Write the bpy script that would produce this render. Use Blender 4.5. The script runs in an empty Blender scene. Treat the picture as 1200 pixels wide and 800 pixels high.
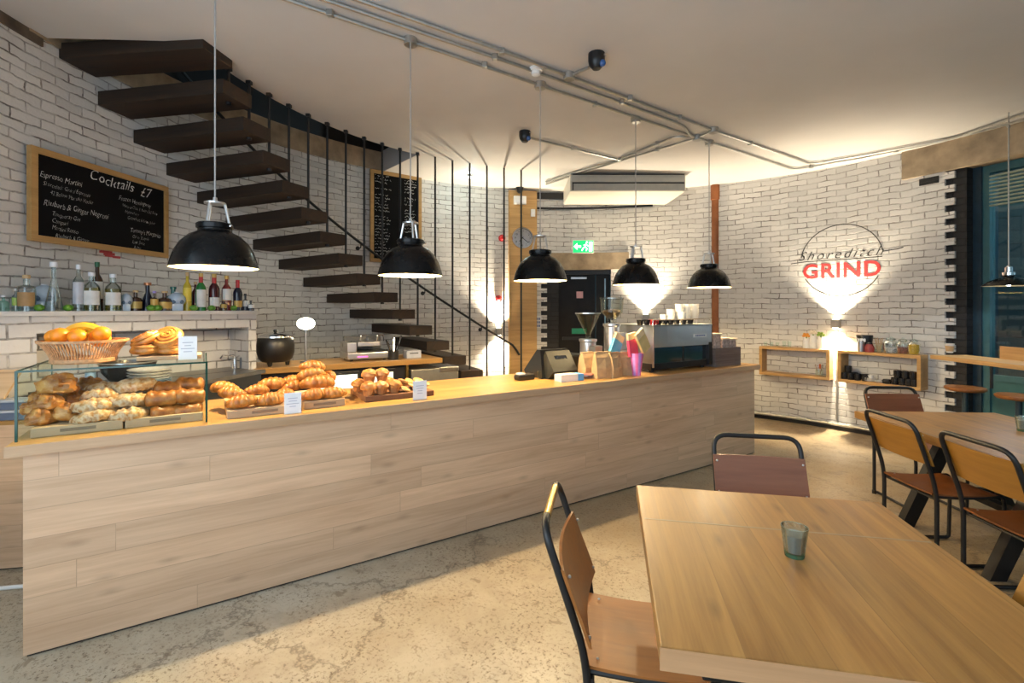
import bpy, bmesh, math, random
from mathutils import Vector, Matrix, noise
random.seed(7)
SC = bpy.context.scene
COL = SC.collection
PI = math.pi
F, H, CX, CY = 567.0, 1.55, 600.0, 362.0          # focal length (px of a 1200 wide frame), eye height
RC, RW, RS = (0.839, 3.589), 4.27, 3.16           # round room: centre, wall radius, stair inner radius
def rad(d): return math.radians(d)
def ceil_z(x): return 3.5 - 0.02 * (x + 1.5)
def at(px, py, z):
    y = (z - H) * F / (CY - py); return Vector(((px - CX) / F * y, y, z))
def at_y(px, py, y): return Vector(((px - CX) / F * y, y, H - (py - CY) / F * y))
def at_ceiling(px, py):
    p = at(px, py, 3.45)
    for _ in range(4): p = at(px, py, ceil_z(p.x))
    return p
def wall_y(px, r=RW):
    k = (px - CX) / F; a = k * k + 1; b = -2 * (k * RC[0] + RC[1]); c = RC[0] ** 2 + RC[1] ** 2 - r * r
    return (-b + math.sqrt(b * b - 4 * a * c)) / (2 * a)
def wall_at(px, py, r=RW):
    """(angle, height) of the curved wall point"""
    y = wall_y(px, r); x = (px - CX) / F * y
    return math.atan2(y - RC[1], x - RC[0]), H - (py - CY) / F * y
def pol(a, r, z=0.0): return Vector((RC[0] + r * math.cos(a), RC[1] + r * math.sin(a), z))

# ------------------------------------------------------------------ objects
def link(o): COL.objects.link(o); return o
def tag(o, label=None, cat=None, group=None, kind=None):
    if label: o['label'] = label
    if cat: o['category'] = cat
    if group: o['group'] = group
    if kind: o['kind'] = kind
    return o
def thing(name, label, cat, loc=(0, 0, 0), rz=0.0, group=None):
    o = link(bpy.data.objects.new(name, None)); o.empty_display_size = .1
    o.location = loc; o.rotation_euler = (0, 0, rz)
    return tag(o, label, cat, group)
def obj(name, bm, m, parent=None, smooth=False, loc=None, rz=0.0):
    me = bpy.data.meshes.new(name); bmesh.ops.recalc_face_normals(bm, faces=bm.faces[:])
    bm.to_mesh(me); bm.free(); me.materials.append(m)
    if smooth:
        for p in me.polygons: p.use_smooth = True
        try: me.set_sharp_from_angle(angle=rad(38))
        except Exception: pass
    o = link(bpy.data.objects.new(name, me))
    if parent: o.parent = parent
    if loc is not None: o.location = loc
    o.rotation_euler = (0, 0, rz)
    return o
def single(name, bm, m, label, cat, group=None, smooth=False, loc=None, rz=0.0):
    return tag(obj(name, bm, m, None, smooth, loc, rz), label, cat, group)
def struct(name, bm, m, smooth=False):
    return tag(obj(name, bm, m, None, smooth), kind='structure')
def dup(root, loc, rz=None, label=None, group=None, scale=None):
    r = root.copy(); link(r); r.location = loc
    if rz is not None: r.rotation_euler = (0, 0, rz) if not isinstance(rz, tuple) else rz
    if label: r['label'] = label
    if group: r['group'] = group
    if scale: r.scale = (scale,) * 3 if not isinstance(scale, tuple) else scale
    for ch in list(root.children):
        c = ch.copy(); link(c); c.parent = r
        for g in list(ch.children):
            d = g.copy(); link(d); d.parent = c
    return r

# ------------------------------------------------------------------ mesh helpers
def B(): return bmesh.new()
def box(bm, x0, x1, y0, y1, z0, z1, bev=0.0, M=None):
    t = bmesh.new()
    r = bmesh.ops.create_cube(t, size=1.0)
    for v in t.verts:
        v.co = Vector(((x0 + x1) / 2 + v.co.x * (x1 - x0), (y0 + y1) / 2 + v.co.y * (y1 - y0), (z0 + z1) / 2 + v.co.z * (z1 - z0)))
    if bev: bmesh.ops.bevel(t, geom=t.edges[:], offset=bev, segments=2, profile=.6, affect='EDGES')
    merge(bm, t, M); return bm
def merge(bm, t, M=None):
    mp = {}
    for v in t.verts: mp[v] = bm.verts.new(M @ v.co if M else v.co)
    for f in t.faces:
        try: bm.faces.new([mp[v] for v in f.verts])
        except ValueError: pass
    t.free(); return bm
def lathe(bm, prof, n=24, c=(0, 0, 0), cap=True):
    rings = []
    for r, z in prof:
        if r < 1e-5: rings.append([bm.verts.new((c[0], c[1], c[2] + z))])
        else: rings.append([bm.verts.new((c[0] + r * math.cos(2 * PI * i / n), c[1] + r * math.sin(2 * PI * i / n), c[2] + z)) for i in range(n)])
    for a, b in zip(rings, rings[1:]):
        for i in range(n):
            j = (i + 1) % n
            if len(a) == 1 and len(b) == 1: continue
            if len(a) == 1: bm.faces.new((a[0], b[i], b[j]))
            elif len(b) == 1: bm.faces.new((a[i], a[j], b[0]))
            else: bm.faces.new((a[i], a[j], b[j], b[i]))
    if cap:
        for g in (rings[0], rings[-1]):
            if len(g) > 2: bm.faces.new(g)
    return bm
def tube(bm, pts, r, n=8, closed=False):
    pts = [Vector(p) for p in pts]; rings = []; N = len(pts); up = None
    rs = r if isinstance(r, (list, tuple)) else [r] * N
    for i, p in enumerate(pts):
        a = pts[i - 1] if i else (pts[-1] if closed else p); b = pts[(i + 1) % N] if (i < N - 1 or closed) else p
        d = (b - a).normalized()
        if up is None: up = Vector((0, 0, 1)) if abs(d.z) < .9 else Vector((1, 0, 0))
        s = d.cross(up)
        if s.length < 1e-4: s = d.orthogonal()
        s.normalize(); up = s.cross(d).normalized()
        rings.append([bm.verts.new(p + (s * math.cos(2 * PI * k / n) + up * math.sin(2 * PI * k / n)) * rs[i]) for k in range(n)])
    rr = list(zip(rings, rings[1:])) + ([(rings[-1], rings[0])] if closed else [])
    for a, b in rr:
        for k in range(n): bm.faces.new((a[k], a[(k + 1) % n], b[(k + 1) % n], b[k]))
    if not closed: bm.faces.new(rings[0]); bm.faces.new(rings[-1][::-1])
    return bm
def fillet(pts, r, n=5, closed=False):
    """polyline with rounded corners"""
    pts = [Vector(p) for p in pts]; out = []
    for i, p in enumerate(pts):
        if i in (0, len(pts) - 1): out.append(p); continue
        a, b = pts[i - 1] - p, pts[i + 1] - p
        d = min(r, a.length * .49, b.length * .49); s, e = p + a.normalized() * d, p + b.normalized() * d
        for k in range(n + 1):
            t = k / n; out.append(s * (1 - t) ** 2 + p * 2 * t * (1 - t) + e * t * t)
    return out
def prism(bm, poly, z0, z1):
    lo = [bm.verts.new((p[0], p[1], z0)) for p in poly]; hi = [bm.verts.new((p[0], p[1], z1)) for p in poly]
    n = len(poly)
    bm.faces.new(lo[::-1]); bm.faces.new(hi)
    for i in range(n): bm.faces.new((lo[i], lo[(i + 1) % n], hi[(i + 1) % n], hi[i]))
    return bm
def sphere(bm, c, rx, ry=None, rz=None, u=16, v=10, f=None):
    t = bmesh.new(); bmesh.ops.create_uvsphere(t, u_segments=u, v_segments=v, radius=1.0)
    ry = ry or rx; rz = rz or rx
    for w in t.verts:
        k = f(w.co) if f else 1.0
        w.co = Vector((c[0] + w.co.x * rx * k, c[1] + w.co.y * ry * k, c[2] + w.co.z * rz * k))
    return merge(bm, t)
def disc_y(bm, c, r, t, n=32, axis='y'):
    """short cylinder with its axis along y"""
    a = bmesh.new(); lathe(a, [(0, 0), (r, 0), (r, t), (0, t)], n)
    M = Matrix.Translation(Vector(c)) @ Matrix.Rotation(PI / 2, 4, 'X')
    return merge(bm, a, M)
def arc_box(bm, a0, a1, r0, r1, z0, z1, n=None):
    n = n or max(1, int(abs(a1 - a0) / rad(1.5)))
    R = []
    for i in range(n + 1):
        a = a0 + (a1 - a0) * i / n
        R.append([bm.verts.new(pol(a, r, z)) for r, z in ((r0, z0), (r1, z0), (r1, z1), (r0, z1))])
    for p, q in zip(R, R[1:]):
        for k in range(4): bm.faces.new((p[k], p[(k + 1) % 4], q[(k + 1) % 4], q[k]))
    bm.faces.new(R[0]); bm.faces.new(R[-1][::-1]); return bm
def uv_cyl(o):
    me = o.data; uv = me.uv_layers.new(name='UVMap')
    mw = o.matrix_world
    for p in me.polygons:
        n = p.normal
        for li in p.loop_indices:
            v = me.vertices[me.loops[li].vertex_index].co
            a = math.atan2(v.y - RC[1], v.x - RC[0])
            if a < -PI / 2: a += 2 * PI
            rr = math.hypot(v.x - RC[0], v.y - RC[1])
            c = Vector((p.center.x - RC[0], p.center.y - RC[1])).normalized()
            if abs(n.z) > .7: uv.data[li].uv = (a * RW, rr)
            elif abs(n.x * c.x + n.y * c.y) < .5: uv.data[li].uv = (rr, v.z)
            else: uv.data[li].uv = (-a * RW, v.z)
def uv_box(o):
    me = o.data; uv = me.uv_layers.new(name='UVMap')
    for p in me.polygons:
        n = p.normal
        for li in p.loop_indices:
            v = me.vertices[me.loops[li].vertex_index].co
            if abs(n.z) > .7: uv.data[li].uv = (v.x, v.y)
            else:
                d = Vector((-n.y, n.x)).normalized() if (n.x or n.y) else Vector((1, 0))
                uv.data[li].uv = (v.x * d.x + v.y * d.y, v.z)
def text_bm(body, size, shear=0.0, extrude=0.0, align='LEFT', offset=0.0, spacing=1.0, sx=1.0):
    cu = bpy.data.curves.new('t', 'FONT'); cu.body = body; cu.size = size; cu.shear = shear; cu.extrude = extrude
    cu.align_x = align; cu.offset = offset; cu.space_character = spacing; cu.resolution_u = 3
    o = bpy.data.objects.new('t', cu); link(o); dg = bpy.context.evaluated_depsgraph_get()
    me = bpy.data.meshes.new_from_object(o.evaluated_get(dg))
    bm = bmesh.new(); bm.from_mesh(me)
    bpy.data.objects.remove(o); bpy.data.curves.remove(cu); bpy.data.meshes.remove(me)
    if sx != 1.0:
        for v in bm.verts: v.co.x *= sx
    return bm

# ------------------------------------------------------------------ materials
class NT:
    def __init__(s, name):
        s.m = bpy.data.materials.new(name); s.m.use_nodes = True; s.t = s.m.node_tree; s.n = s.t.nodes
        s.b = s.n['Principled BSDF']; s.out = s.n['Material Output']
    def add(s, typ, ins=None, **kw):
        x = s.n.new('ShaderNode' + typ)
        for k, v in kw.items(): setattr(x, k, v)
        for k, v in (ins or {}).items(): s.put(x.inputs[k], v)
        return x
    def put(s, sock, v):
        if isinstance(v, bpy.types.NodeSocket): s.t.links.new(v, sock)
        elif isinstance(v, bpy.types.Node): s.t.links.new(v.outputs[0], sock)
        else:
            if sock.type == 'RGBA' and len(v) == 3: v = (*v, 1)
            sock.default_value = v
    def noise(s, vec, scale, detail=4, rough=.55, dist=0.0):
        return s.add('TexNoise', {'Vector': vec, 'Scale': scale, 'Detail': detail, 'Roughness': rough, 'Distortion': dist})
    def ramp(s, fac, stops):
        r = s.add('ValToRGB', {'Fac': fac}); e = r.color_ramp.elements
        while len(e) < len(stops): e.new(.5)
        for k, (p, c) in zip(e, stops):
            k.position = p; k.color = (*c, 1) if len(c) == 3 else c
        return r
    def mix(s, fac, a, b, mode='MIX'):
        x = s.n.new('ShaderNodeMix'); x.data_type = 'RGBA'; x.blend_type = mode
        s.put(x.inputs[0], fac); s.put(x.inputs[6], a); s.put(x.inputs[7], b); return x.outputs[2]
    def math(s, op, a, b=0.0, clamp=False):
        x = s.n.new('ShaderNodeMath'); x.operation = op; x.use_clamp = clamp; s.put(x.inputs[0], a); s.put(x.inputs[1], b); return x.outputs[0]
    def coord(s, which='Object'): return s.add('TexCoord').outputs[which]
    def mapping(s, vec, scale=(1, 1, 1), rot=(0, 0, 0), loc=(0, 0, 0)):
        return s.add('Mapping', {'Vector': vec, 'Scale': scale, 'Rotation': rot, 'Location': loc}).outputs[0]
    def bump(s, h, strength=.3, dist=.01):
        s.put(s.b.inputs['Normal'], s.add('Bump', {'Height': h, 'Strength': strength, 'Distance': dist}).outputs[0])
    def set(s, **kw):
        for k, v in kw.items(): s.put(s.b.inputs[k.replace('_', ' ')], v)
        return s
def bright(c, k): return tuple(min(1, x * k) for x in c[:3])
def mat(name, c, rough=.5, metal=0.0, var=.12, scale=14, bump=0.0, coat=0.0, emit=None, es=0.0, spec=.5):
    t = NT(name); n = t.noise(t.coord(), scale)
    col = t.ramp(n.outputs[0], [(.3, bright(c, 1 - var)), (.7, bright(c, 1 + var))])
    t.set(Base_Color=col.outputs[0], Roughness=t.math('ADD', t.math('MULTIPLY', n.outputs[0], .04 if metal else .15), rough - (.02 if metal else .07)), Metallic=metal, Specular_IOR_Level=spec)
    if coat: t.set(Coat_Weight=coat)
    if bump: t.bump(n.outputs[0], bump, .01)
    if emit: t.set(Emission_Color=emit, Emission_Strength=es)
    return t.m
def wood(name, ca, cb, axis='x', up='z', planks=None, rough=.45, gscale=1.0, dark=None, pv=.25, knots=0.0, offset=.37, bumpk=.06, gap=.5):
    t = NT(name); s = t.add('SeparateXYZ', {'Vector': t.coord()})
    ix = 'xyz'.index(axis); iu = 'xyz'.index(up); io = 3 - ix - iu
    v = t.add('CombineXYZ', {'X': s.outputs[ix], 'Y': s.outputs[iu], 'Z': s.outputs[io]}).outputs[0]
    shift = None
    if planks:
        sv = t.add('SeparateXYZ', {'Vector': v}); wn = t.add('TexWhiteNoise', {'W': t.math('FLOOR', t.math('DIVIDE', sv.outputs[1], planks[1]))}, noise_dimensions='1D')
        v = t.add('CombineXYZ', {'X': t.math('ADD', sv.outputs[0], t.math('MULTIPLY', wn.outputs[0], planks[0])), 'Y': sv.outputs[1], 'Z': sv.outputs[2]}).outputs[0]
        br = t.add('TexBrick', {'Vector': v, 'Color1': (0, 0, 0), 'Color2': (1, 1, 1), 'Mortar': (.5, .5, .5), 'Scale': 1.0, 'Mortar Size': .0016, 'Mortar Smooth': .2, 'Bias': 0.0, 'Brick Width': planks[0], 'Row Height': planks[1]}, offset=0.0, offset_frequency=2)
        shift = br
        v2 = t.add('VectorMath', {0: v, 1: t.add('CombineXYZ', {'X': t.math('MULTIPLY', br.outputs[0], 7.0), 'Y': t.math('MULTIPLY', br.outputs[0], 3.0), 'Z': 0.0}).outputs[0]}, operation='ADD').outputs[0]
    else: v2 = v
    g1 = t.noise(t.mapping(v2, (1.2 * gscale, 16 * gscale, 16 * gscale)), 1.0, 5, .6, .6)
    g2 = t.noise(t.mapping(v2, (3 * gscale, 90 * gscale, 90 * gscale)), 1.0, 3, .6, .2)
    g = t.math('ADD', t.math('MULTIPLY', g1.outputs[0], .75), t.math('MULTIPLY', g2.outputs[0], .25))
    col = t.ramp(g, [(.32, cb), (.5, tuple((a + b) / 2 for a, b in zip(ca, cb))), (.68, ca)]).outputs[0]
    if planks:
        k = t.math('ADD', t.math('MULTIPLY', br.outputs[0], pv), 1 - pv / 2)
        col = t.mix(1.0, col, t.add('CombineColor', {0: k, 1: k, 2: k}).outputs[0], 'MULTIPLY')
        col = t.mix(t.math('MULTIPLY', br.outputs[1], gap), col, bright(cb, .45))
    if knots:
        kn = t.add('TexVoronoi', {'Vector': t.mapping(v2, (1.6, 4.5, 4.5)), 'Scale': 1.0}, voronoi_dimensions='2D')
        kf = t.ramp(kn.outputs['Distance'], [(.01, (1, 1, 1)), (.10, (0, 0, 0))])
        col = t.mix(t.math('MULTIPLY', kf.outputs[0], knots), col, dark or bright(cb, .35))
    t.set(Base_Color=col, Roughness=t.math('ADD', t.math('MULTIPLY', g1.outputs[0], .2), rough - .1))
    if bumpk: t.bump(t.math('SUBTRACT', g, t.math('MULTIPLY', br.outputs[1], .6)) if planks else g, bumpk, .01)
    return t.m
def brick(name, c1, c2, mortar, bw=.226, rh=.0725, ms=.0072, patch=.5, stain=.35, bumpk=.7, wob=.006, rough=.6):
    t = NT(name); uv = t.coord('UV')
    wn = t.noise(uv, 3.0, 2)
    vv = t.add('VectorMath', {0: uv, 1: t.add('VectorMath', {0: wn.outputs[1], 'Scale': wob * 4}, operation='SCALE').outputs[0]}, operation='ADD').outputs[0]
    wn2 = t.noise(uv, 22.0, 3)
    vv = t.add('VectorMath', {0: vv, 1: t.add('VectorMath', {0: wn2.outputs[1], 'Scale': wob}, operation='SCALE').outputs[0]}, operation='ADD').outputs[0]
    br = t.add('TexBrick', {'Vector': vv, 'Color1': c1, 'Color2': c2, 'Mortar': c1, 'Scale': 1.0, 'Mortar Size': ms, 'Mortar Smooth': .35, 'Bias': 0.0, 'Brick Width': bw, 'Row Height': rh}, offset=.5)
    p = t.noise(uv, 5.5, 5, .65)
    pm = t.ramp(p.outputs[0], [(patch - .12, (0, 0, 0)), (patch + .1, (1, 1, 1))])
    n2 = t.noise(uv, 45, 4)
    core = t.ramp(br.outputs[1], [(.35, (0, 0, 0)), (.8, (1, 1, 1))])
    mf = t.math('MULTIPLY', core.outputs[0], t.math('ADD', t.math('MULTIPLY', pm.outputs[0], .62), .26))
    sn = t.noise(uv, 1.3, 5, .7)
    sf = t.ramp(sn.outputs[0], [(.55, (0, 0, 0)), (.75, (1, 1, 1))])
    base = t.mix(t.math('MULTIPLY', sf.outputs[0], stain), br.outputs[0], bright(c2, .72))
    base = t.mix(t.math('MULTIPLY', n2.outputs[0], .22), base, bright(c2, .7))
    col = t.mix(mf, base, mortar)
    t.set(Base_Color=col, Roughness=rough)
    hgt = t.math('ADD', t.math('MULTIPLY', t.math('SUBTRACT', 1.0, br.outputs[1]), .8), t.math('MULTIPLY', n2.outputs[0], .35))
    hgt = t.math('ADD', hgt, t.math('MULTIPLY', p.outputs[0], .3))
    t.bump(hgt, bumpk, .012)
    return t.m
def thin_glass(name, tint=(.9, .96, .93), gloss=.12, rough=.02, edge=.22):
    t = NT(name); n = t.noise(t.coord(), 6)
    tr = t.add('BsdfTransparent', {'Color': tint}); gl = t.add('BsdfGlossy', {'Color': (.95, 1, .98), 'Roughness': t.math('ADD', t.math('MULTIPLY', n.outputs[0], .02), rough)})
    fr = t.add('LayerWeight', {'Blend': .25})
    fac = t.math('ADD', t.math('MULTIPLY', fr.outputs['Fresnel'], edge), gloss * .3, True)
    mx = t.add('MixShader', {0: fac, 1: tr.outputs[0], 2: gl.outputs[0]})
    t.put(t.out.inputs[0], mx.outputs[0]); return t.m
def glow(name, c, s):
    t = NT(name); n = t.noise(t.coord(), 3); t.set(Base_Color=c, Emission_Color=c, Emission_Strength=t.math('ADD', t.math('MULTIPLY', n.outputs[0], s * .05), s)); return t.m

M = {}
M['white_brick'] = brick('white_painted_brick', (.76, .745, .72), (.62, .61, .59), (.085, .065, .05), patch=.54, wob=.015)
M['ledge_brick'] = brick('grey_white_brick', (.62, .61, .61), (.52, .51, .52), (.09, .075, .07), bw=.225, rh=.098, patch=.5)
M['black_brick'] = brick('black_painted_brick', (.012, .012, .014), (.018, .018, .02), (.004, .004, .005), patch=.3, stain=.1, rough=.7)
M['ceiling'] = mat('ceiling_plaster', (.56, .55, .54), .7, var=.05, scale=1.2, bump=.05)
M['concrete'] = mat('raw_concrete', (.34, .26, .17), .8, var=.35, scale=5, bump=.5)
M['oak_panel'] = wood('pale_oak_cladding', (.72, .505, .335), (.52, .335, .205), 'x', 'z', (1.55, .1312), .5, knots=.28, pv=.18, gap=.4, offset=.41)
M['oak_top'] = wood('oak_worktop', (.60, .35, .115), (.42, .215, .06), 'x', 'y', (1.7, .13), .32, knots=.15, pv=.2)
M['oak_table'] = wood('oak_tabletop', (.46, .25, .070), (.25, .115, .028), 'y', 'x', (2.4, .19), .42, knots=.5, pv=.25, gap=.35)
M['oak_edge'] = wood('pale_oak_edge', (.58, .38, .23), (.43, .27, .15), 'x', 'z', None, .5)
M['table_edge'] = wood('table_edge_oak', (.60, .34, .17), (.44, .24, .11), 'x', 'z', None, .6)
M['oak_shelf'] = wood('oak_shelf', (.62, .38, .15), (.42, .23, .08), 'x', 'y', None, .45)
M['oak_column'] = wood('oak_column_cladding', (.62, .38, .15), (.42, .24, .08), 'x', 'z', (3, .15), .45, pv=.15)
M['ply_seat'] = wood('varnished_ply', (.38, .14, .03), (.22, .075, .014), 'x', 'y', None, .42, gscale=.6)
M['ply_back'] = wood('honey_ply', (.40, .19, .03), (.24, .105, .015), 'y', 'z', None, .33, gscale=.6)
M['ply_seat_dark'] = wood('dark_varnished_ply', (.24, .085, .025), (.14, .045, .012), 'x', 'y', None, .35, gscale=.6)
M['ply_dark'] = wood('dark_ply', (.32, .125, .06), (.19, .065, .03), 'y', 'z', None, .35, gscale=.6)
M['tread'] = wood('dark_stained_timber', (.040, .020, .009), (.008, .005, .003), 'x', 'y', None, .75, knots=.4)
M['board'] = wood('pale_serving_board', (.66, .48, .30), (.48, .32, .18), 'x', 'y', (.6, .045), .5, pv=.25)
M['board_dark'] = wood('walnut_serving_board', (.26, .12, .06), (.13, .055, .028), 'x', 'y', (.5, .05), .45)
M['crate_wood'] = wood('weathered_crate', (.22, .17, .15), (.11, .08, .07), 'x', 'z', (.8, .06), .7)
M['black_steel'] = mat('black_steel', (.008, .008, .009), .42, .0, .3)
M['black_paint'] = mat('black_paint', (.006, .006, .007), .5, 0, .3)
M['shade_black'] = mat('black_enamel', (.003, .003, .0035), .26, 0, .2, spec=.28)
M['shade_white'] = mat('white_enamel', (.82, .70, .42), .35, 0, .03)
M['aluminium'] = mat('cast_aluminium', (.62, .62, .62), .32, 1, .08)
M['steel'] = mat('brushed_steel', (.55, .55, .56), .28, 1, .04, scale=3)
M['galv'] = mat('galvanised_conduit', (.42, .42, .40), .38, .85, .12)
M['copper'] = mat('copper_pipe', (.30, .115, .05), .4, .8, .25, scale=5)
M['brass'] = mat('worn_brass', (.55, .38, .12), .3, 1, .1)
M['chalk_black'] = mat('blackboard', (.003, .003, .0035), .8, 0, .5, scale=3, spec=.15)
M['chalk'] = mat('chalk', (.60, .60, .58), .9, 0, .4, scale=40)
M['frame_oak'] = wood('oak_frame', (.50, .30, .11), (.34, .19, .06), 'x', 'z', None, .5)
M['glass'] = thin_glass('clear_glass', (.95, .985, .97), .03)
M['case_glass'] = thin_glass('display_glass', (.95, .985, .97), .0, edge=.06)
M['jar_glass'] = thin_glass('jar_glass', (.84, .88, .88), .4, edge=.7)
M['bottle_glass'] = thin_glass('bottle_glass', (.84, .88, .88), .25, edge=.75)
M['glass_green'] = thin_glass('green_glass', (.62, .86, .78), .2)
M['window_glass'] = thin_glass('window_glass', (.75, .88, .90), .25)
M['glass_edge'] = mat('glass_edge', (.01, .06, .045), .12, 0, .2)
M['white'] = mat('white_plastic', (.80, .80, .79), .4, 0, .03)
M['card'] = mat('white_card', (.82, .84, .88), .6, 0, .02)
M['ink'] = mat('ink', (.25, .27, .32), .7)
M['red'] = mat('signal_red', (.55, .015, .02), .4)
M['logo_red'] = mat('logo_red_paint', (.62, .045, .045), .6, 0, .25, scale=30)
M['logo_black'] = mat('logo_black_paint', (.03, .028, .025), .6, 0, .4, scale=30)
M['teal'] = mat('teal_frame', (.045, .14, .155), .4, 0, .1)
M['teal_dark'] = mat('dark_teal_frame', (.012, .035, .055), .4, 0, .2)
M['black_plastic'] = mat('black_plastic', (.007, .007, .008), .36, 0, .2)
M['screen'] = mat('dark_screen', (.012, .016, .025), .15, 0, .1)
M['paper_brown'] = mat('kraft_paper', (.50, .33, .17), .7, 0, .12, scale=25, bump=.2)
M['wicker'] = mat('wicker', (.50, .27, .13), .6, 0, .3, scale=60, bump=.3)
M['orange'] = mat('orange_peel', (.78, .24, .008), .42, 0, .08, scale=60, bump=.12)
M['banana'] = mat('banana_peel', (.74, .42, .018), .45, 0, .1, scale=10)
M['lime'] = mat('lime_peel', (.10, .26, .02), .4, 0, .25, scale=40)
M['ceramic'] = mat('white_ceramic', (.80, .79, .76), .25, 0, .03, coat=.3)
M['ceramic_blue'] = mat('blue_ceramic', (.28, .42, .58), .3, 0, .1, coat=.3)
M['mug_black'] = mat('black_ceramic', (.012, .012, .014), .25, 0, .2, coat=.3)
M['chrome'] = mat('chrome', (.75, .75, .76), .1, 1, .04)
def pastry(name, a, b, c, dust=0.0, sc=18):
    t = NT(name); n = t.noise(t.coord(), sc, 5, .6); n2 = t.noise(t.coord(), sc * 4, 3)
    col = t.ramp(n.outputs[0], [(.30, a), (.5, b), (.70, c)]).outputs[0]
    if dust: col = t.mix(t.math('MULTIPLY', t.ramp(n2.outputs[0], [(.42, (0, 0, 0)), (.58, (1, 1, 1))]).outputs[0], dust), col, (.62, .48, .33))
    t.set(Base_Color=col, Roughness=.42, Subsurface_Weight=.0); t.bump(n2.outputs[0], .35, .004); return t.m
M['croissant'] = pastry('golden_croissant', (.20, .055, .008), (.40, .145, .022), (.60, .29, .07))
M['scone'] = pastry('baked_scone', (.20, .055, .008), (.40, .145, .025), (.60, .31, .09))
M['almond'] = pastry('almond_pastry', (.24, .08, .016), (.44, .20, .055), (.60, .36, .16), .62, 14)
M['pain'] = pastry('chocolate_pastry', (.15, .038, .005), (.32, .10, .016), (.50, .22, .05))
M['muffin'] = pastry('muffin_top', (.28, .09, .02), (.46, .20, .05), (.60, .34, .12))
M['muffin_cup'] = pastry('muffin_case', (.26, .09, .03), (.38, .15, .05), (.46, .22, .08))
M['cookie'] = pastry('cookie', (.40, .20, .06), (.56, .33, .12), (.68, .46, .20))
# ================================================================== the setting
def A(px, r=RW): return wall_at(px, 362, r)[0]
OPEN0, OPEN1 = rad(129.0), rad(180.5)             # stairwell opening in the ceiling
AE = A(1107)                                       # where the white brick stops at the window
AD0, AD1 = A(716), A(642)                          # door opening
REAR = rad(206)
# floor: worn, sealed concrete
def floor_mat():
    t = NT('worn_concrete_floor'); c = t.coord()
    n1 = t.noise(c, .9, 5, .6); n2 = t.noise(c, 6, 6, .65); n3 = t.noise(t.mapping(c, (1, 1, 1), (0, 0, .6)), 50, 6, .8); n4 = t.noise(c, 3.2, 6, .7, .8)
    col = t.ramp(n1.outputs[0], [(.3, (.34, .285, .20)), (.55, (.47, .41, .31)), (.75, (.56, .51, .42))]).outputs[0]
    col = t.mix(t.math('MULTIPLY', t.ramp(n2.outputs[0], [(.46, (0, 0, 0)), (.60, (1, 1, 1))]).outputs[0], .45), col, (.34, .27, .19))
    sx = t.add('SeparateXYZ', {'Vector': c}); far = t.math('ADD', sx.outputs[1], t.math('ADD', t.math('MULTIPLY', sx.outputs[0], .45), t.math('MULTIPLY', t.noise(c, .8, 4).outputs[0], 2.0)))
    far_dim = t.ramp(t.math('MULTIPLY', far, .16), [(.50, (0, 0, 0)), (.82, (1, 1, 1))]).outputs[0]  # browner far floor: lack of daylight and yellow lamplight put into the colour
    col = t.mix(t.math('MULTIPLY', far_dim, .75), col, (.30, .215, .115))
    flake = t.ramp(n3.outputs[0], [(.53, (0, 0, 0)), (.59, (1, 1, 1))]).outputs[0]
    zone = t.ramp(n4.outputs[0], [(.36, (.05, .05, .05)), (.56, (1, 1, 1))]).outputs[0]
    col = t.mix(t.math('MULTIPLY', t.math('MULTIPLY', flake, zone), .95), col, (.13, .085, .045))
    blot = t.ramp(t.noise(c, 2.1, 7, .75, .4).outputs[0], [(.60, (0, 0, 0)), (.64, (1, 1, 1))]).outputs[0]
    col = t.mix(t.math('MULTIPLY', blot, .7), col, (.20, .16, .11))
    chip = t.ramp(t.noise(c, 11, 5, .7, .5).outputs[0], [(.61, (0, 0, 0)), (.64, (1, 1, 1))]).outputs[0]
    col = t.mix(t.math('MULTIPLY', chip, .6), col, (.17, .12, .07))
    vo = t.add('TexVoronoi', {'Vector': t.add('VectorMath', {0: c, 1: t.add('VectorMath', {0: n2.outputs[1], 'Scale': .5}, operation='SCALE').outputs[0]}, operation='ADD').outputs[0], 'Scale': .55}, feature='DISTANCE_TO_EDGE')
    crack = t.ramp(vo.outputs['Distance'], [(.0, (1, 1, 1)), (.010, (0, 0, 0))]).outputs[0]
    col = t.mix(t.math('MULTIPLY', crack, .7), col, (.12, .09, .06))
    t.set(Base_Color=col, Roughness=t.math('ADD', t.math('MULTIPLY', n2.outputs[0], .35), .18))
    t.bump(t.math('SUBTRACT', n2.outputs[0], flake), .12, .004); return t.m
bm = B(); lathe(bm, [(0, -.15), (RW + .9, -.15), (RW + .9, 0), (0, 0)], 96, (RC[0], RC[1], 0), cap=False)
floor = struct('floor', bm, floor_mat())
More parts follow.
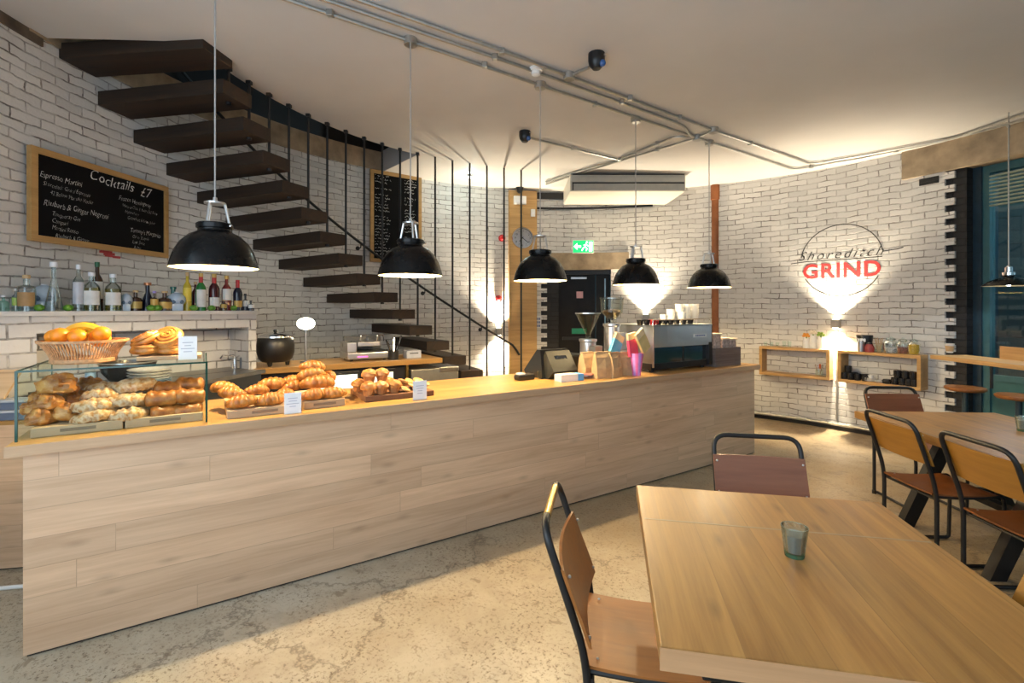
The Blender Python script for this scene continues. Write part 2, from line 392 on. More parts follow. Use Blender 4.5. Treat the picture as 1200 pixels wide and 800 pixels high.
# ceiling slab with the stairwell opening
def ceiling_bm():
    bm = B(); step = 120; aa = sorted([2 * PI * i / step for i in range(step)] + [OPEN0, OPEN1])
    rr = [0.0, 1.2, 2.4, RS + .06, RW + .3]
    def V(a, r, up): 
        p = pol(a, r); return bm.verts.new((p.x, p.y, ceil_z(p.x) + up))
    for i, a in enumerate(aa):
        b = aa[(i + 1) % len(aa)] + (2 * PI if i == len(aa) - 1 else 0); mid = (a + b) / 2
        hole = OPEN0 < mid < OPEN1
        for j in range(4):
            if hole and j == 3: continue
            for up in (0, .3):
                f = [V(a, rr[j], up), V(a, rr[j + 1], up), V(b, rr[j + 1], up), V(b, rr[j], up)]
                bm.faces.new(f)
        if hole: bm.faces.new([V(a, rr[3], 0), V(b, rr[3], 0), V(b, rr[3], .3), V(a, rr[3], .3)])
    for a in (OPEN0, OPEN1): bm.faces.new([V(a, rr[3], 0), V(a, rr[4], 0), V(a, rr[4], .3), V(a, rr[3], .3)])
    bmesh.ops.remove_doubles(bm, verts=bm.verts[:], dist=1e-4); return bm
struct('ceiling', ceiling_bm(), M['ceiling'])
bm = B(); arc_box(bm, OPEN0 - .02, OPEN1 + .02, RS - .3, RW + .35, 4.65, 4.7); struct('ceiling_stairwell', bm, M['black_paint'])  # shaft cap coloured black to stand in for the unlit floor above
bm = B(); arc_box(bm, OPEN0 - .02, OPEN1 + .03, RW, RW + .3, 3.78, 4.65); arc_box(bm, OPEN0 - .02, OPEN0 - .005, RS, RW, 3.78, 4.65); arc_box(bm, OPEN1 + .005, OPEN1 + .02, RS, RW, 3.8, 4.65)
struct('wall_stairwell', bm, M['black_paint'])  # shaft walls and cap coloured black to stand in for the unlit floor above
bm = B(); arc_box(bm, OPEN0 - .02, OPEN1 + .03, RW - .02, RW + .3, 3.52, 3.78); struct('trim_stairwell_beam', bm, M['concrete'])
# curved white brick walls
def brick_arc(name, parts, m=None):
    bm = B()
    for a0, a1, z0, z1 in parts: arc_box(bm, a0, a1, RW, RW + .35, z0, z1)
    o = struct(name, bm, m or M['white_brick']); uv_cyl(o); return o
brick_arc('wall_right', [(AE, A(828), 0, 3.62)])
brick_arc('wall_back', [(A(860), AD0, 0, 3.62), (AD0, A(634), 2.30, 3.62), (A(634), OPEN0, 0, 3.62)])
brick_arc('wall_left', [(OPEN0, REAR, 0, 3.53), (OPEN1, REAR, 3.53, 3.62)])
# shallow recess behind the copper pipe
bm = B(); arc_box(bm, A(860), A(828), RW + .10, RW + .35, 0, 3.62); struct('wall_recess', bm, mat('grey_plaster', (.20, .175, .145), .8, 0, .3, scale=4, bump=.3))
# toothed brick ends at the window and at the door
RH = .0725
def teeth(name, a0, a1, ztop, m, odd=1, r0=RW, r1=RW + .3):
    bm = B(); k = odd
    while (k + 1) * RH < ztop: arc_box(bm, a0, a1, r0, r1, k * RH, (k + 1) * RH, 1); k += 2
    o = struct(name, bm, m); uv_cyl(o); return o
teeth('wall_right_toothing', A(1118.5), AE, 3.06, M['white_brick'])
teeth('wall_back_toothing', A(641), A(634), 2.30, M['white_brick'])
bm = B(); arc_box(bm, A(1131), AE, RW + .03, RW + .35, 0, 3.06); o = struct('trim_window_jamb', bm, M['black_brick']); uv_cyl(o)
bm = B(); arc_box(bm, A(655), A(634), RW + .03, RW + .35, 0, 2.30); o = struct('trim_door_jamb', bm, M['black_brick']); uv_cyl(o)
bm = B(); arc_box(bm, A(737), A(632), RW - .015, RW + .2, 2.19, 2.46); struct('trim_door_lintel', bm, M['concrete'])
# concrete beam over the window
bm = B(); arc_box(bm, rad(-36), A(1058), RW - .03, RW + .4, 3.06, 3.40); struct('trim_window_beam', bm, M['concrete'])
# window with dark and teal frame
RWN = RW + .22
bm = B(); arc_box(bm, A(1155, RWN), A(1131), RW + .14, RW + .45, 0, 3.06); struct('trim_window_post', bm, M['teal_dark'])
bm = B(); arc_box(bm, A(1163, RWN), A(1155, RWN), RWN - .05, RWN + .05, 0, 3.06); arc_box(bm, rad(-36), A(1155, RWN), RWN - .05, RWN + .05, .02, .10)
arc_box(bm, rad(-36), A(1155, RWN), RWN - .03, RWN + .04, .80, .86); arc_box(bm, rad(-36), A(1155, RWN), RWN - .05, RWN + .05, 2.98, 3.06)
arc_box(bm, rad(-12), rad(-9.5), RWN - .05, RWN + .05, 0, 3.06)
struct('window_1', bm, M['teal'])
bm = B(); arc_box(bm, rad(-36), A(1163, RWN), RWN - .02, RWN + .02, .10, .80); struct('window_1_panel', bm, mat('teal_panel', (.05, .15, .15), .3, 0, .3, scale=2))
bl_ = thing('window_blind', 'pale green slatted blind drawn up at the top of the window', 'blind', (RC[0], RC[1], 0))
for k in range(9):
    b = arc_box(B(), rad(-30), A(1166, RWN), RWN - .10, RWN - .06, 2.62 + k * .038, 2.636 + k * .038)
    for v in b.verts: v.co.x -= RC[0]; v.co.y -= RC[1]
    obj('blind_slat', b, mat('pale_green_slat', (.30, .34, .24), .6) if k == 0 else bpy.data.materials['pale_green_slat'], bl_)
bm = B(); arc_box(bm, rad(-36), A(1163, RWN), RWN - .006, RWN + .006, .10, 2.98); struct('window_1_glazing', bm, M['window_glass'])
bm = B(); arc_box(bm, rad(-36), A(1131), RW + .0, RW + .4, 0, .05); struct('trim_window_sill', bm, M['teal_dark'])
# rear of the room (behind the viewer): sill wall, piers, beam and tall windows
brick_arc('wall_rear', [(REAR, rad(324), 0, .55), (REAR, rad(324), 3.05, 3.62), (REAR, rad(210), .55, 3.05), (rad(262), rad(267), .55, 3.05), (rad(318), rad(324), .55, 3.05)])
bm = B(); arc_box(bm, rad(210), rad(262), RW + .12, RW + .13, .55, 3.05); arc_box(bm, rad(267), rad(318), RW + .12, RW + .13, .55, 3.05); struct('window_2', bm, M['window_glass'])
# the street outside the window
bm = B(); arc_box(bm, rad(-45), rad(40), 8.6, 8.8, 0, 7); o = struct('wall_street_exterior', bm, brick('street_brick', (.10, .16, .17), (.05, .09, .10), (.02, .02, .02), bw=.6, rh=.22, stain=.6)); uv_cyl(o)
bm = B(); arc_box(bm, rad(-45), rad(40), RW + .9, 9, -.15, -.01); struct('ground_street', bm, mat('street', (.05, .06, .065), .5))
bm = B(); arc_box(bm, rad(-2), rad(14), 8.40, 8.6, .3, 2.9); struct('wall_street_hoarding', bm, mat('teal_hoarding', (.02, .22, .36), .6, 0, .7, scale=1.2))
bm = B(); arc_box(bm, rad(6), rad(20), 8.36, 8.6, 3.9, 4.7); struct('wall_street_fascia', bm, mat('pale_fascia', (.32, .38, .28), .6, 0, .3, scale=1))
# skirting pipe along the wall foot
bm = B(); tube(bm, [pol(a, RW - .05, .075) for a in [A(1110) + (A(845) - A(1110)) * i / 30 for i in range(31)]], .021, 8)
struct('baseboard_right', bm, M['galv'], True)
bm = B(); arc_box(bm, A(1112), A(828), RW - .02, RW + .02, 0, .045); struct('trim_wall_foot', bm, M['black_paint'])

# ------------------------------------------------------------------ door
dr = thing('door_1', None, None, (RC[0], RC[1], 0)); dr['kind'] = 'structure'
def ab(*a):
    """arc box in coordinates local to the room centre"""
    b = arc_box(B(), *a)
    for v in b.verts: v.co.x -= RC[0]; v.co.y -= RC[1]
    return b
M['door_black'] = mat('black_door_paint', (.006, .005, .005), .4, 0, .3, spec=.2)
obj('door_leaf', ab(A(698), A(656), RW + .16, RW + .21, 0, 2.12), M['door_black'], dr)
obj('door_leaf', ab(A(715), A(699), RW + .16, RW + .21, 0, 2.12), M['door_black'], dr)
fr = obj('door_frame', ab(A(716), A(654), RW + .10, RW + .22, 2.12, 2.19), M['black_steel'], dr)
obj('door_closer', ab(A(688), A(670), RW + .11, RW + .15, 2.045, 2.075), M['aluminium'], dr)
obj('light_chink', ab(A(710.2), A(708.6), RW + .145, RW + .162, 1.2, 2.05), mat('pale_blue_chink_light', (.30, .48, .62), .2), dr)  # pale blue strip painted as the line of light through the door chink
obj('push_bar', ab(A(694), A(660), RW + .10, RW + .14, 1.04, 1.09), M['black_steel'], dr)
sg = obj('notice', ab(A(684), A(676.5), RW + .15, RW + .162, 1.73, 1.84), mat('pink_notice', (.60, .34, .36), .6), dr)
obj('green_sign', ab(A(688), A(671), RW + .15, RW + .162, 1.14, 1.23), mat('green_door_sign', (.01, .30, .16), .5), dr)
# green running-man exit sign
def exit_sign():
    a = A(683); p = pol(a, RW - .05); y = wall_y(683, RW - .05); z = H - (289 - 362) / F * y
    t = thing('exit_sign', 'lit green emergency exit sign on the white bricks above the black door', 'sign', (p.x, p.y, z), a - PI / 2)
    b = box(B(), -.17, .17, -.03, .05, -.105, .105, .008); obj('sign_box', b, M['white'], t)
    b = box(B(), -.16, .16, -.036, -.030, -.095, .095); obj('sign_panel', b, glow('exit_green', (.005, .52, .14), 1.1), t)
    g = glow('exit_white', (.75, 1, .85), 2.2)
    b = B(); box(b, -.135, -.035, -.040, -.036, -.018, .018); tri = [(-.035, -.05), (-.035, .05), (-.0, 0)]
    v = [b.verts.new((x - .095 + .0, -.040, zz)) for x, zz in [(-.055, 0), (.0, .055), (.0, -.055)]]; b.faces.new(v)
    obj('arrow', b, g, t)
    b = B(); tube(b, [(.05, -.04, .045), (.03, -.04, -.005), (.06, -.04, -.035), (.045, -.04, -.075)], .010, 6); tube(b, [(.03, -.04, -.005), (-.005, -.04, -.03), (-.02, -.04, -.07)], .010, 6)
    tube(b, [(.045, -.04, .03), (.08, -.04, .005)], .008, 6); tube(b, [(.045, -.04, .03), (.005, -.04, .02)], .008, 6); sphere(b, (.058, -.04, .066), .015, .006, .015)
    obj('running_figure', b, g, t)
    b = box(B(), .09, .145, -.040, -.036, -.08, .075); obj('doorway_symbol', b, g, t)
exit_sign()

# ------------------------------------------------------------------ staircase of hanging timber treads
ST = thing('staircase', 'curved staircase of thick dark timber treads hung from the ceiling on black rods', 'staircase', (RC[0], RC[1], 0))
def tread_ang(k): return rad(116.3 + 4.423 * (k - 3))
def tread_z(k): return .145 + .2 * k
b = box(B(), -.09, RW - RS + .12, -.155, .155, -.115, 0, .006); tread0 = obj('tread', b, M['tread'], ST)
for k in range(18):
    t = tread0 if k == 0 else tread0.copy()
    if k: link(t)
    aa = tread_ang(k); t.rotation_euler = (0, 0, aa - rad(5) * k / 17); t.location = (RS * math.cos(aa), RS * math.sin(aa), tread_z(k) + (.0 if k < 17 else .02))
for k in range(0, 17):
    a = tread_ang(k); x, y = RS * math.cos(a), RS * math.sin(a); cz = ceil_z(RC[0] + x)
    b = B(); tube(b, [(x, y, tread_z(k) - .135), (x, y, cz)], .0125, 8)
    lathe(b, [(0, 0), (.022, 0), (.022, .02), (0, .02)], 8, (x, y, tread_z(k) - .137))
    if OPEN0 < a < OPEN1 + .1: box(b, x - .02, x + .02, y - .02, y + .02, cz - .03, cz + .02)
    obj('hanger_rod', b, M['black_steel'], ST)
pts = []
for i in range(67):
    k = i * .25; a = tread_ang(k); pts.append((4.17 * math.cos(a), 4.17 * math.sin(a), tread_z(k) + .90))
a = tread_ang(-.35); pts = [(4.17 * math.cos(tread_ang(-.7)), 4.17 * math.sin(tread_ang(-.7)), .82), (4.17 * math.cos(tread_ang(-.55)), 4.17 * math.sin(tread_ang(-.55)), .90), (4.17 * math.cos(a), 4.17 * math.sin(a), .98)] + pts
obj('handrail', tube(B(), pts, .017, 8), M['black_steel'], ST, True)
for k in (1.2, 4, 7, 10, 13, 15.5):
    a = tread_ang(k); z = tread_z(k) + .9
    p = lambda r, zz: (r * math.cos(a), r * math.sin(a), zz)
    b = tube(B(), fillet([p(4.17, z), p(4.17, z - .06), p(4.27, z - .06)], .03), .008, 6)
    tube(b, [p(4.262, z - .06), p(4.272, z - .06)], .03, 10); obj('handrail_bracket', b, M['black_steel'], ST)

# ------------------------------------------------------------------ air conditioner and bands on the back wall
ac = thing('air_conditioner', 'long white ceiling air conditioner with grey louvres above the exit sign', 'air conditioner', (1.605, 6.70, 3.18))
w = .80
b = box(B(), -w, w, 0, .86, 0, .235, .012); obj('casing', b, mat('cream_casing', (.50, .48, .42), .5, 0, .03), ac)
b = box(B(), -w + .02, w - .02, -.012, 0, .125, .225, .004); obj('upper_louvre', b, mat('grey_louvre', (.36, .36, .33), .5, 0, .05), ac)
b = box(B(), -w + .05, w - .02, -.012, 0, .012, .105, .004); obj('lower_louvre', b, mat('grey_grille', (.30, .30, .28), .5, 0, .05), ac)
b = B(); box(b, -w + .03, w - .02, -.016, -.001, .108, .120); box(b, -w + .03, -w + .045, -.016, 0, .012, .11); box(b, -w + .03, w - .02, -.016, -.001, .226, .235)
obj('vent_slot', b, M['black_paint'], ac)
bm = B(); arc_box(bm, A(765), A(629), RW - .03, RW + .01, 3.165, 3.195); struct('trim_wall_band', bm, M['black_paint'])
bm = B(); arc_box(bm, OPEN1 + .005, REAR, RW - .012, RW + .01, 3.46, 3.56); struct('trim_ceiling_left', bm, mat('dark_plaster_edge', (.11, .08, .055), .8, 0, .4, scale=6))
bm = B(); arc_box(bm, A(668), A(629), RW - .03, RW + .01, 3.33, 3.43); struct('trim_ceiling_band', bm, M['black_paint'])
# copper pipes
p = pol(A(838), RW + .02)
cp = thing('copper_pipe', 'thick copper downpipe in the wall recess behind the fifth pendant lamp', 'pipe', (p.x, p.y, 0))
obj('pipe_shaft', lathe(B(), [(.054, 0), (.054, 3.20)], 20), M['copper'], cp, True)
obj('pipe_collar', lathe(B(), [(.054, 3.18), (.068, 3.19), (.068, 3.40), (.054, 3.42)], 20), M['copper'], cp, True)
p = pol(A(853), RW + .04); b = B(); tube(b, [(p.x, p.y, 0), (p.x, p.y, 3.42)], .012, 8); tube(b, [(p.x, p.y, 1.9), (p.x, p.y, 1.96)], .02, 8)
single('thin_copper_pipe', b, M['copper'], 'thin copper pipe running up the recess beside the thick copper downpipe', 'pipe', smooth=True)

# ------------------------------------------------------------------ oak column with clock and fittings
a0, a1 = A(628), A(596.5); am = (a0 + a1) / 2; pc = pol(am, RW - .09); cw = (a1 - a0) * RW / 2
cl = thing('column_cladding', 'oak clad wall column carrying the round clock', 'column', (pc.x, pc.y, 0), am - PI / 2)
obj('cladding_board', box(B(), -cw, cw, 0, .12, 0, 3.44, .004), M['oak_column'], cl)
obj('edge_strip', box(B(), -cw - .012, -cw, -.004, .12, 0, 3.44), M['frame_oak'], cl)
def on_column(px, py):
    y = wall_y(px, RW - .095); return at_y(px, py, y)
p = on_column(612, 279)
ck = thing('wall_clock', 'round chrome wall clock on the oak clad column', 'clock', (p.x, p.y, p.z), am - PI / 2)
b = B(); lathe(b, [(.145, 0), (.172, 0), (.175, .025), (.165, .045), (.150, .045), (.145, .03)], 40); bb = B(); merge(bb, b, Matrix.Rotation(PI / 2, 4, 'X')); obj('clock_rim', bb, M['chrome'], ck, True)
obj('clock_dial', disc_y(B(), (0, -.0, 0), .150, .028), M['white'], ck)
for i in range(12):
    tb = text_bm(str(12 if i == 0 else i), .05, align='CENTER'); ang = PI / 2 - i * PI / 6
    b = merge(B(), tb, Matrix.Translation((.118 * math.cos(ang), -.030, .118 * math.sin(ang) - .018)) @ Matrix.Rotation(PI / 2, 4, 'X')); obj('numeral', b, M['black_plastic'], ck)
def hand(L, ang, w):
    b = box(B(), -w, w, -.034, -.031, -.02, L); bmesh.ops.rotate(b, verts=b.verts[:], cent=(0, 0, 0), matrix=Matrix.Rotation(ang, 3, 'Y')); return b
obj('hour_hand', hand(.075, rad(222), .005), M['black_plastic'], ck); obj('minute_hand', hand(.12, rad(128), .004), M['black_plastic'], ck)
p = on_column(609, 235)
el = thing('emergency_light', 'white emergency light box high on the oak clad column under a black sensor', 'light', (p.x, p.y, p.z), am - PI / 2)
obj('light_box', box(B(), -.10, .10, -.05, 0, -.066, .066, .01), M['white'], el)
obj('lens', box(B(), -.085, .085, -.055, -.05, -.05, .0, .002), M['card'], el)
p = on_column(609, 221)
b = B(); lathe(b, [(0, -.085), (.03, -.085), (.045, -.06), (.05, -.02), (.085, .03), (.085, .075), (0, .075)], 20)
single('motion_sensor', b, M['black_plastic'], 'black motion sensor at the top of the oak clad column above the emergency light', 'sensor', smooth=True, loc=(p.x, p.y - .06, p.z))
p = on_column(624.5, 249.5)
sp = thing('light_switch', 'single white switch plate on the edge of the oak clad column', 'switch', (p.x, p.y, p.z), am - PI / 2)
obj('plate', box(B(), -.036, .036, -.012, 0, -.06, .06, .004), M['white'], sp); obj('rocker', box(B(), -.014, .014, -.018, -.012, -.02, .02, .002), M['card'], sp)
aa, zz = wall_at(630.5, 377); p = pol(aa, RW)
sp = thing('light_switch', 'white panel of six switches on the bricks between oak column and black door', 'switch', (p.x, p.y, zz), aa - PI / 2)
obj('plate', box(B(), -.052, .052, -.012, 0, -.10, .10, .004), M['white'], sp)
for i in range(6): obj('rocker', box(B(), -.034 + (i % 2) * .038, -.004 + (i % 2) * .038, -.02, -.012, -.08 + (i // 2) * .056, -.045 + (i // 2) * .056, .002), mat('blue_grey_rocker', (.20, .26, .42), .4), sp)
# red fire call points on the stair wall
for px, py, lab in ((588, 279, 'small red fire sounder high on the bricks left of the clock'), (584, 350, 'small red fire call point just above the wall light behind the stairs')):
    aa, zz = wall_at(px, py); p = pol(aa, RW)
    t = thing('fire_sounder', lab, 'alarm', (p.x, p.y, zz), aa - PI / 2)
    obj('sounder_base', disc_y(B(), (0, 0, 0), .055, .025, 20), M['red'], t); obj('sounder_dome', sphere(B(), (0, -.03, 0), .042, .035, .042), M['red'], t, True)
# black vent high on the right wall
aa, zz = wall_at(1089, 212); p = pol(aa, RW)
t = thing('wall_vent', 'small black rectangular vent just under the concrete beam', 'vent', (p.x, p.y, zz), aa - PI / 2)
obj('vent_frame', box(B(), -.09, .09, -.015, .0, -.038, .038, .003), M['black_paint'], t); obj('grille_slat', box(B(), -.08, .08, -.02, -.014, -.01, .0), M['black_steel'], t)
# ================================================================== the long counter
CA = Vector((-2.166, 2.143, 0)); CANG = math.atan2(3.057, 4.771); CD = Vector((math.cos(CANG), math.sin(CANG), 0)); CN = Vector((-math.sin(CANG), math.cos(CANG), 0))
CL, TOPZ = 5.666, .955
def cpos(t, n, z=TOPZ): return CA + CD * t + CN * n + Vector((0, 0, z))
def ctr(px, n, o=CA, d=CD, nn=CN):
    k = (px - CX) / F; return (k * (o.y + n * nn.y) - o.x - n * nn.x) / (d.x - k * d.y)
def cat(px, py, n):
    """counter point seen at this pixel in the vertical plane n behind the counter's front"""
    t = ctr(px, n); p = cpos(t, n, 0); return Vector((p.x, p.y, H - (py - CY) / F * p.y))
ct = thing('bar_counter', 'long oak clad bar counter running diagonally across the room', 'counter', CA, CANG)
obj('worktop', box(B(), -.05, CL + .05, -.035, .77, .905, TOPZ, .004), M['oak_top'], ct)
obj('worktop_lipping', box(B(), -.051, CL + .051, -.038, -.0345, .906, TOPZ - .001), M['oak_edge'], ct)
obj('front_panel', box(B(), 0, CL, 0, .03, .012, .905), M['oak_panel'], ct)
M['oak_panel_y'] = wood('pale_oak_end_cladding', (.62, .47, .32), (.45, .32, .21), 'y', 'z', (1.25, .131), .5, pv=.24)
obj('end_panel', box(B(), 0, .03, .03, .72, .012, .905), M['oak_panel_y'], ct); obj('end_panel', box(B(), CL - .03, CL, .03, .72, .012, .905), M['oak_panel_y'], ct)
obj('plinth', box(B(), .01, CL - .01, .012, .70, 0, .012), M['black_paint'], ct)
obj('inner_shelf', box(B(), .03, CL - .03, .03, .70, .42, .45), M['oak_shelf'], ct)
def on_counter(name, label, catg, px, n, group=None, rz=0.0, z=TOPZ):
    p = cpos(ctr(px, n), n, z); return thing(name, label, catg, p, CANG + rz, group)

# ------------------------------------------------------------------ glass display case
GX0, GX1, GY0, GY1, GH = ctr(17.5, .04), ctr(243, .04), .04, .66, .318
gc = thing('display_case', 'glass pastry display case at the near end of the counter', 'display case', cpos(GX0, GY0), CANG)
w, d, g = GX1 - GX0, GY1 - GY0, .008
obj('front_pane', box(B(), g, w - g, 0, g, 0, GH - g), M['case_glass'], gc); obj('side_pane', box(B(), 0, g, 0, d, 0, GH - g), M['case_glass'], gc)
obj('side_pane', box(B(), w - g, w, 0, d, 0, GH - g), M['case_glass'], gc); obj('top_pane', box(B(), 0, w, 0, d, GH - g, GH), M['case_glass'], gc)
for q in ((-.0015, g, -.0015, g, 0, GH), (w - g, w + .0015, -.0015, g, 0, GH), (0, w, -.0015, 0, GH - g, GH + .0005), (0, g * .6, d - g, d, 0, GH), (w - g * .6, w, d - g, d, 0, GH), (-.0015, 0, 0, d, GH - g, GH), (w, w + .0015, 0, d, GH - g, GH)):
    obj('pane_edge', box(B(), *q), M['glass_edge'], gc)
CASETOP = TOPZ + GH

# ------------------------------------------------------------------ pastry shapes
def croissant_bm(L=.135, r=.036, ridges=8, seed=0):
    bm = B(); N, K = 64, 14; rings = []; rnd = random.Random(seed); bend = 1.15 + rnd.random() * .3
    for i in range(N + 1):
        u = -1 + 2 * i / N; a = u * bend; R = L / 2 / math.sin(bend) if bend < PI / 2 else L / 2
        c = Vector((R * math.sin(a), R * (1 - math.cos(a)), 0)); side = Vector((math.sin(-a), math.cos(a), 0))
        rr = r * (max(0.0, 1 - abs(u) ** 1.9) ** .80 * .88 + .12) * (1 + .11 * abs(math.sin(u * ridges * PI / 2 + .4)) ** .6 - .06)
        rings.append([bm.verts.new(c + side * math.cos(2 * PI * k / K) * rr * 1.15 + Vector((0, 0, max(-.72 * rr, math.sin(2 * PI * k / K) * rr) + .72 * r * (rr / r)))) for k in range(K)])
    for a, b in zip(rings, rings[1:]):
        for k in range(K): bm.faces.new((a[k], a[(k + 1) % K], b[(k + 1) % K], b[k]))
    bm.faces.new(rings[0]); bm.faces.new(rings[-1][::-1])
    for v in bm.verts: v.co.y -= r * .6
    return bm
def lump_bm(rx, ry, rz, amp=.10, f=2.2, seed=0, flat=.45):
    o = Vector((seed * 3.7, seed * 1.3, 0))
    bm = sphere(B(), (0, 0, 0), rx, ry, rz, 26, 18, lambda c: 1 + amp * noise.noise(c * f + o) + amp * .5 * noise.noise(c * f * 2.7 + o))
    for v in bm.verts:
        if v.co.z < -rz * flat: v.co.z = -rz * flat + (v.co.z + rz * flat) * .15
        v.co.z += rz * flat
    return bm
def almond_bm(seed=0):
    bm = croissant_bm(.185, .042, 5, seed); o = Vector((seed * 2.1, 5, 1))
    for v in bm.verts: v.co.z = v.co.z * .85 + .008 * noise.noise(v.co * 60 + o) + (.006 if v.co.z > .03 else 0); v.co.y *= 1.15
    return bm
def pain_bm(seed=0):
    bm = B(); N, K = 16, 16; rings = []; o = Vector((seed, 3, 7))
    for i in range(N + 1):
        u = -1 + 2 * i / N; s = (1 - abs(u) ** 6) ** .5 * .25 + .75 if abs(u) < 1 else .70
        ring = []
        for k in range(K):
            a = 2 * PI * k / K; ca, sa = math.cos(a), math.sin(a)
            y = math.copysign(abs(ca) ** .7, ca) * .047 * s; z = math.copysign(abs(sa) ** .75, sa) * .034 * s
            z *= 1 + .10 * math.sin(u * 9 + seed) + (.12 if abs(ca) < .4 and sa > 0 else 0)
            ring.append(bm.verts.new((u * .064, y * 1.1, max(z, -.026) + .026 + .003 * noise.noise(Vector((u * 3, y * 40, z * 40)) + o))))
        rings.append(ring)
    for a, b in zip(rings, rings[1:]):
        for k in range(K): bm.faces.new((a[k], a[(k + 1) % K], b[(k + 1) % K], b[k]))
    bm.faces.new(rings[0]); bm.faces.new(rings[-1][::-1]); return bm
def roll_bm(seed=0):
    """coiled cinnamon roll"""
    bm = lump_bm(.068, .066, .030, .06, 2, seed, .6); pts = []
    for i in range(70):
        a = i * .27; r = .008 + .052 * i / 70; pts.append((r * math.cos(a), r * math.sin(a), .044 - (r / .066) ** 2 * .012))
    tube(bm, pts, [.0095 - .002 * math.sin(i) ** 2 for i in range(70)], 6); return bm
cro = [tag(obj('croissant', croissant_bm(seed=i), M['croissant'], None, True), 'x', 'croissant') for i in range(3)]
alm = [tag(obj('almond_croissant', almond_bm(i), M['almond'], None, True), 'x', 'pastry') for i in range(3)]
sco = [tag(obj('scone', lump_bm(.070, .064, .058, .26, 2.8, i + 1), M['scone'], None, True), 'x', 'scone') for i in range(3)]
pai = [tag(obj('chocolate_pastry', pain_bm(i), M['pain'], None, True), 'x', 'pastry') for i in range(3)]
rol = [tag(obj('cinnamon_roll', roll_bm(i), M['croissant'], None, True), 'x', 'pastry') for i in range(2)]
used = set()
def place(protos, i, p, rz, label, group, tilt=(0, 0), s=1.0):
    o = protos[i % len(protos)]
    if o.name not in used: used.add(o.name); q = o
    else: q = link(o.copy())
    q.location = p; q.rotation_euler = (tilt[0], tilt[1], rz); q.scale = (s, s, s); q['label'] = label; q['group'] = group; return q
def onpx(px, py, n, h):
    """point whose centre (h above it) is seen at px, py"""
    p = cat(px, py, n); p.z -= h; return p

# ------------------------------------------------------------------ boards in and beside the case
def serving_board(name, label, t0, t1, n0, n1, m, z=TOPZ, th=.045, slot=True, edge=None):
    b = thing(name, label, 'serving board', cpos((t0 + t1) / 2, n0, z), CANG); w = (t1 - t0) / 2
    obj('board', box(B(), -w, w, 0, n1 - n0, .0, th, .004), M[m], b)
    if slot:
        s = box(B(), -.065, .065, -.0012, .004, th * .38, th * .72, .001); obj('grip_slot', s, mat('slot_shadow_wood', (.20, .14, .09), .6), b)
    return b
BZ = TOPZ + .046
t0, tm, t1 = ctr(36, .10), ctr(145.5, .10), ctr(238, .10)
serving_board('serving_board', 'pale board under the round scones inside the glass case', t0, tm - .004, .09, .60, 'board')
serving_board('serving_board', 'pale board under the almond and chocolate pastries inside the glass case', tm + .004, t1, .09, .60, 'board')
G1 = 'pastries in the glass case'
def zst(z): return TOPZ + z
rnd = random.Random(3)
for i, (px, py, n, s, lab, z) in enumerate([
    (50, 489, .19, .88, 'round scone in the front bottom corner of the scone pile', .046), (77, 484, .20, .92, 'round scone at the bottom of the pile beside the almond croissants', .046),
    (40, 478, .32, .72, 'scone half hidden behind the front corner scone at the end pane', .05), (57, 472, .22, .82, 'pale topped scone in the middle of the scone pile', .095),
    (48, 466, .36, .70, 'small scone tucked under the big scone at the end pane side', .10), (88, 468, .36, .92, 'scone behind the pale topped one, below the big top scone', .06),
    (68, 452, .27, 1.15, 'biggest scone crowning the scone pile', .13), (105, 452, .46, .90, 'dark baked scone alone at the back of the glass case', .046)]):
    place(sco, i, onpx(px, py, n, .03 * s), rnd.random() * 6, lab, G1, (rnd.uniform(-.15, .15), rnd.uniform(-.15, .15)), s)
for i, (px, py, n, lab, rz, s) in enumerate([
    (112, 487, .16, 'dark almond croissant lowest beside the scones', .35, .92), (151, 484, .16, 'sugar dusted almond croissant lowest beside the chocolate pastries', .3, .92),
    (113, 475, .20, 'crusty almond croissant second from the bottom on the scone side', .4, 1.0), (151, 469, .22, 'plump almond croissant second from the bottom in front of the plates', .5, 1.0),
    (121, 463, .30, 'almond croissant third layer up on the scone side', .2, .95), (126, 455, .40, 'almond croissant at the back leaning toward the scones', .3, .95),
    (157, 451, .34, 'almond croissant topping the almond pile in front of the metal bowl', .25, 1.05), (172, 464, .44, 'almond croissant end poking out behind the almond pile', .9, .9)]):
    place(alm, i, onpx(px, py, n, .028), CANG * 0 + rz + .45, lab, G1, (rnd.uniform(-.2, .1), rnd.uniform(-.1, .1)), s)
for i, (px, py, n, lab, s) in enumerate([
    (193, 482, .16, 'flat chocolate pastry at the bottom next to the almond croissants', 1.0), (221, 480, .16, 'layered chocolate pastry at the bottom by the end pane', 1.0),
    (190, 467, .19, 'glossy chocolate pastry in the middle next to the almond croissants', 1.12), (221, 464, .19, 'glossy chocolate pastry in the middle by the end pane', 1.08),
    (196, 454, .34, 'chocolate pastry at the back top next to the plates', 1.0), (222, 450, .36, 'pink tinged chocolate pastry at the back top by the end pane', 1.05)]):
    place(pai, i, onpx(px, py, n, .03), CANG + rnd.uniform(-.15, .15), lab, G1, (rnd.uniform(-.1, .1), rnd.uniform(-.12, .12)), s)

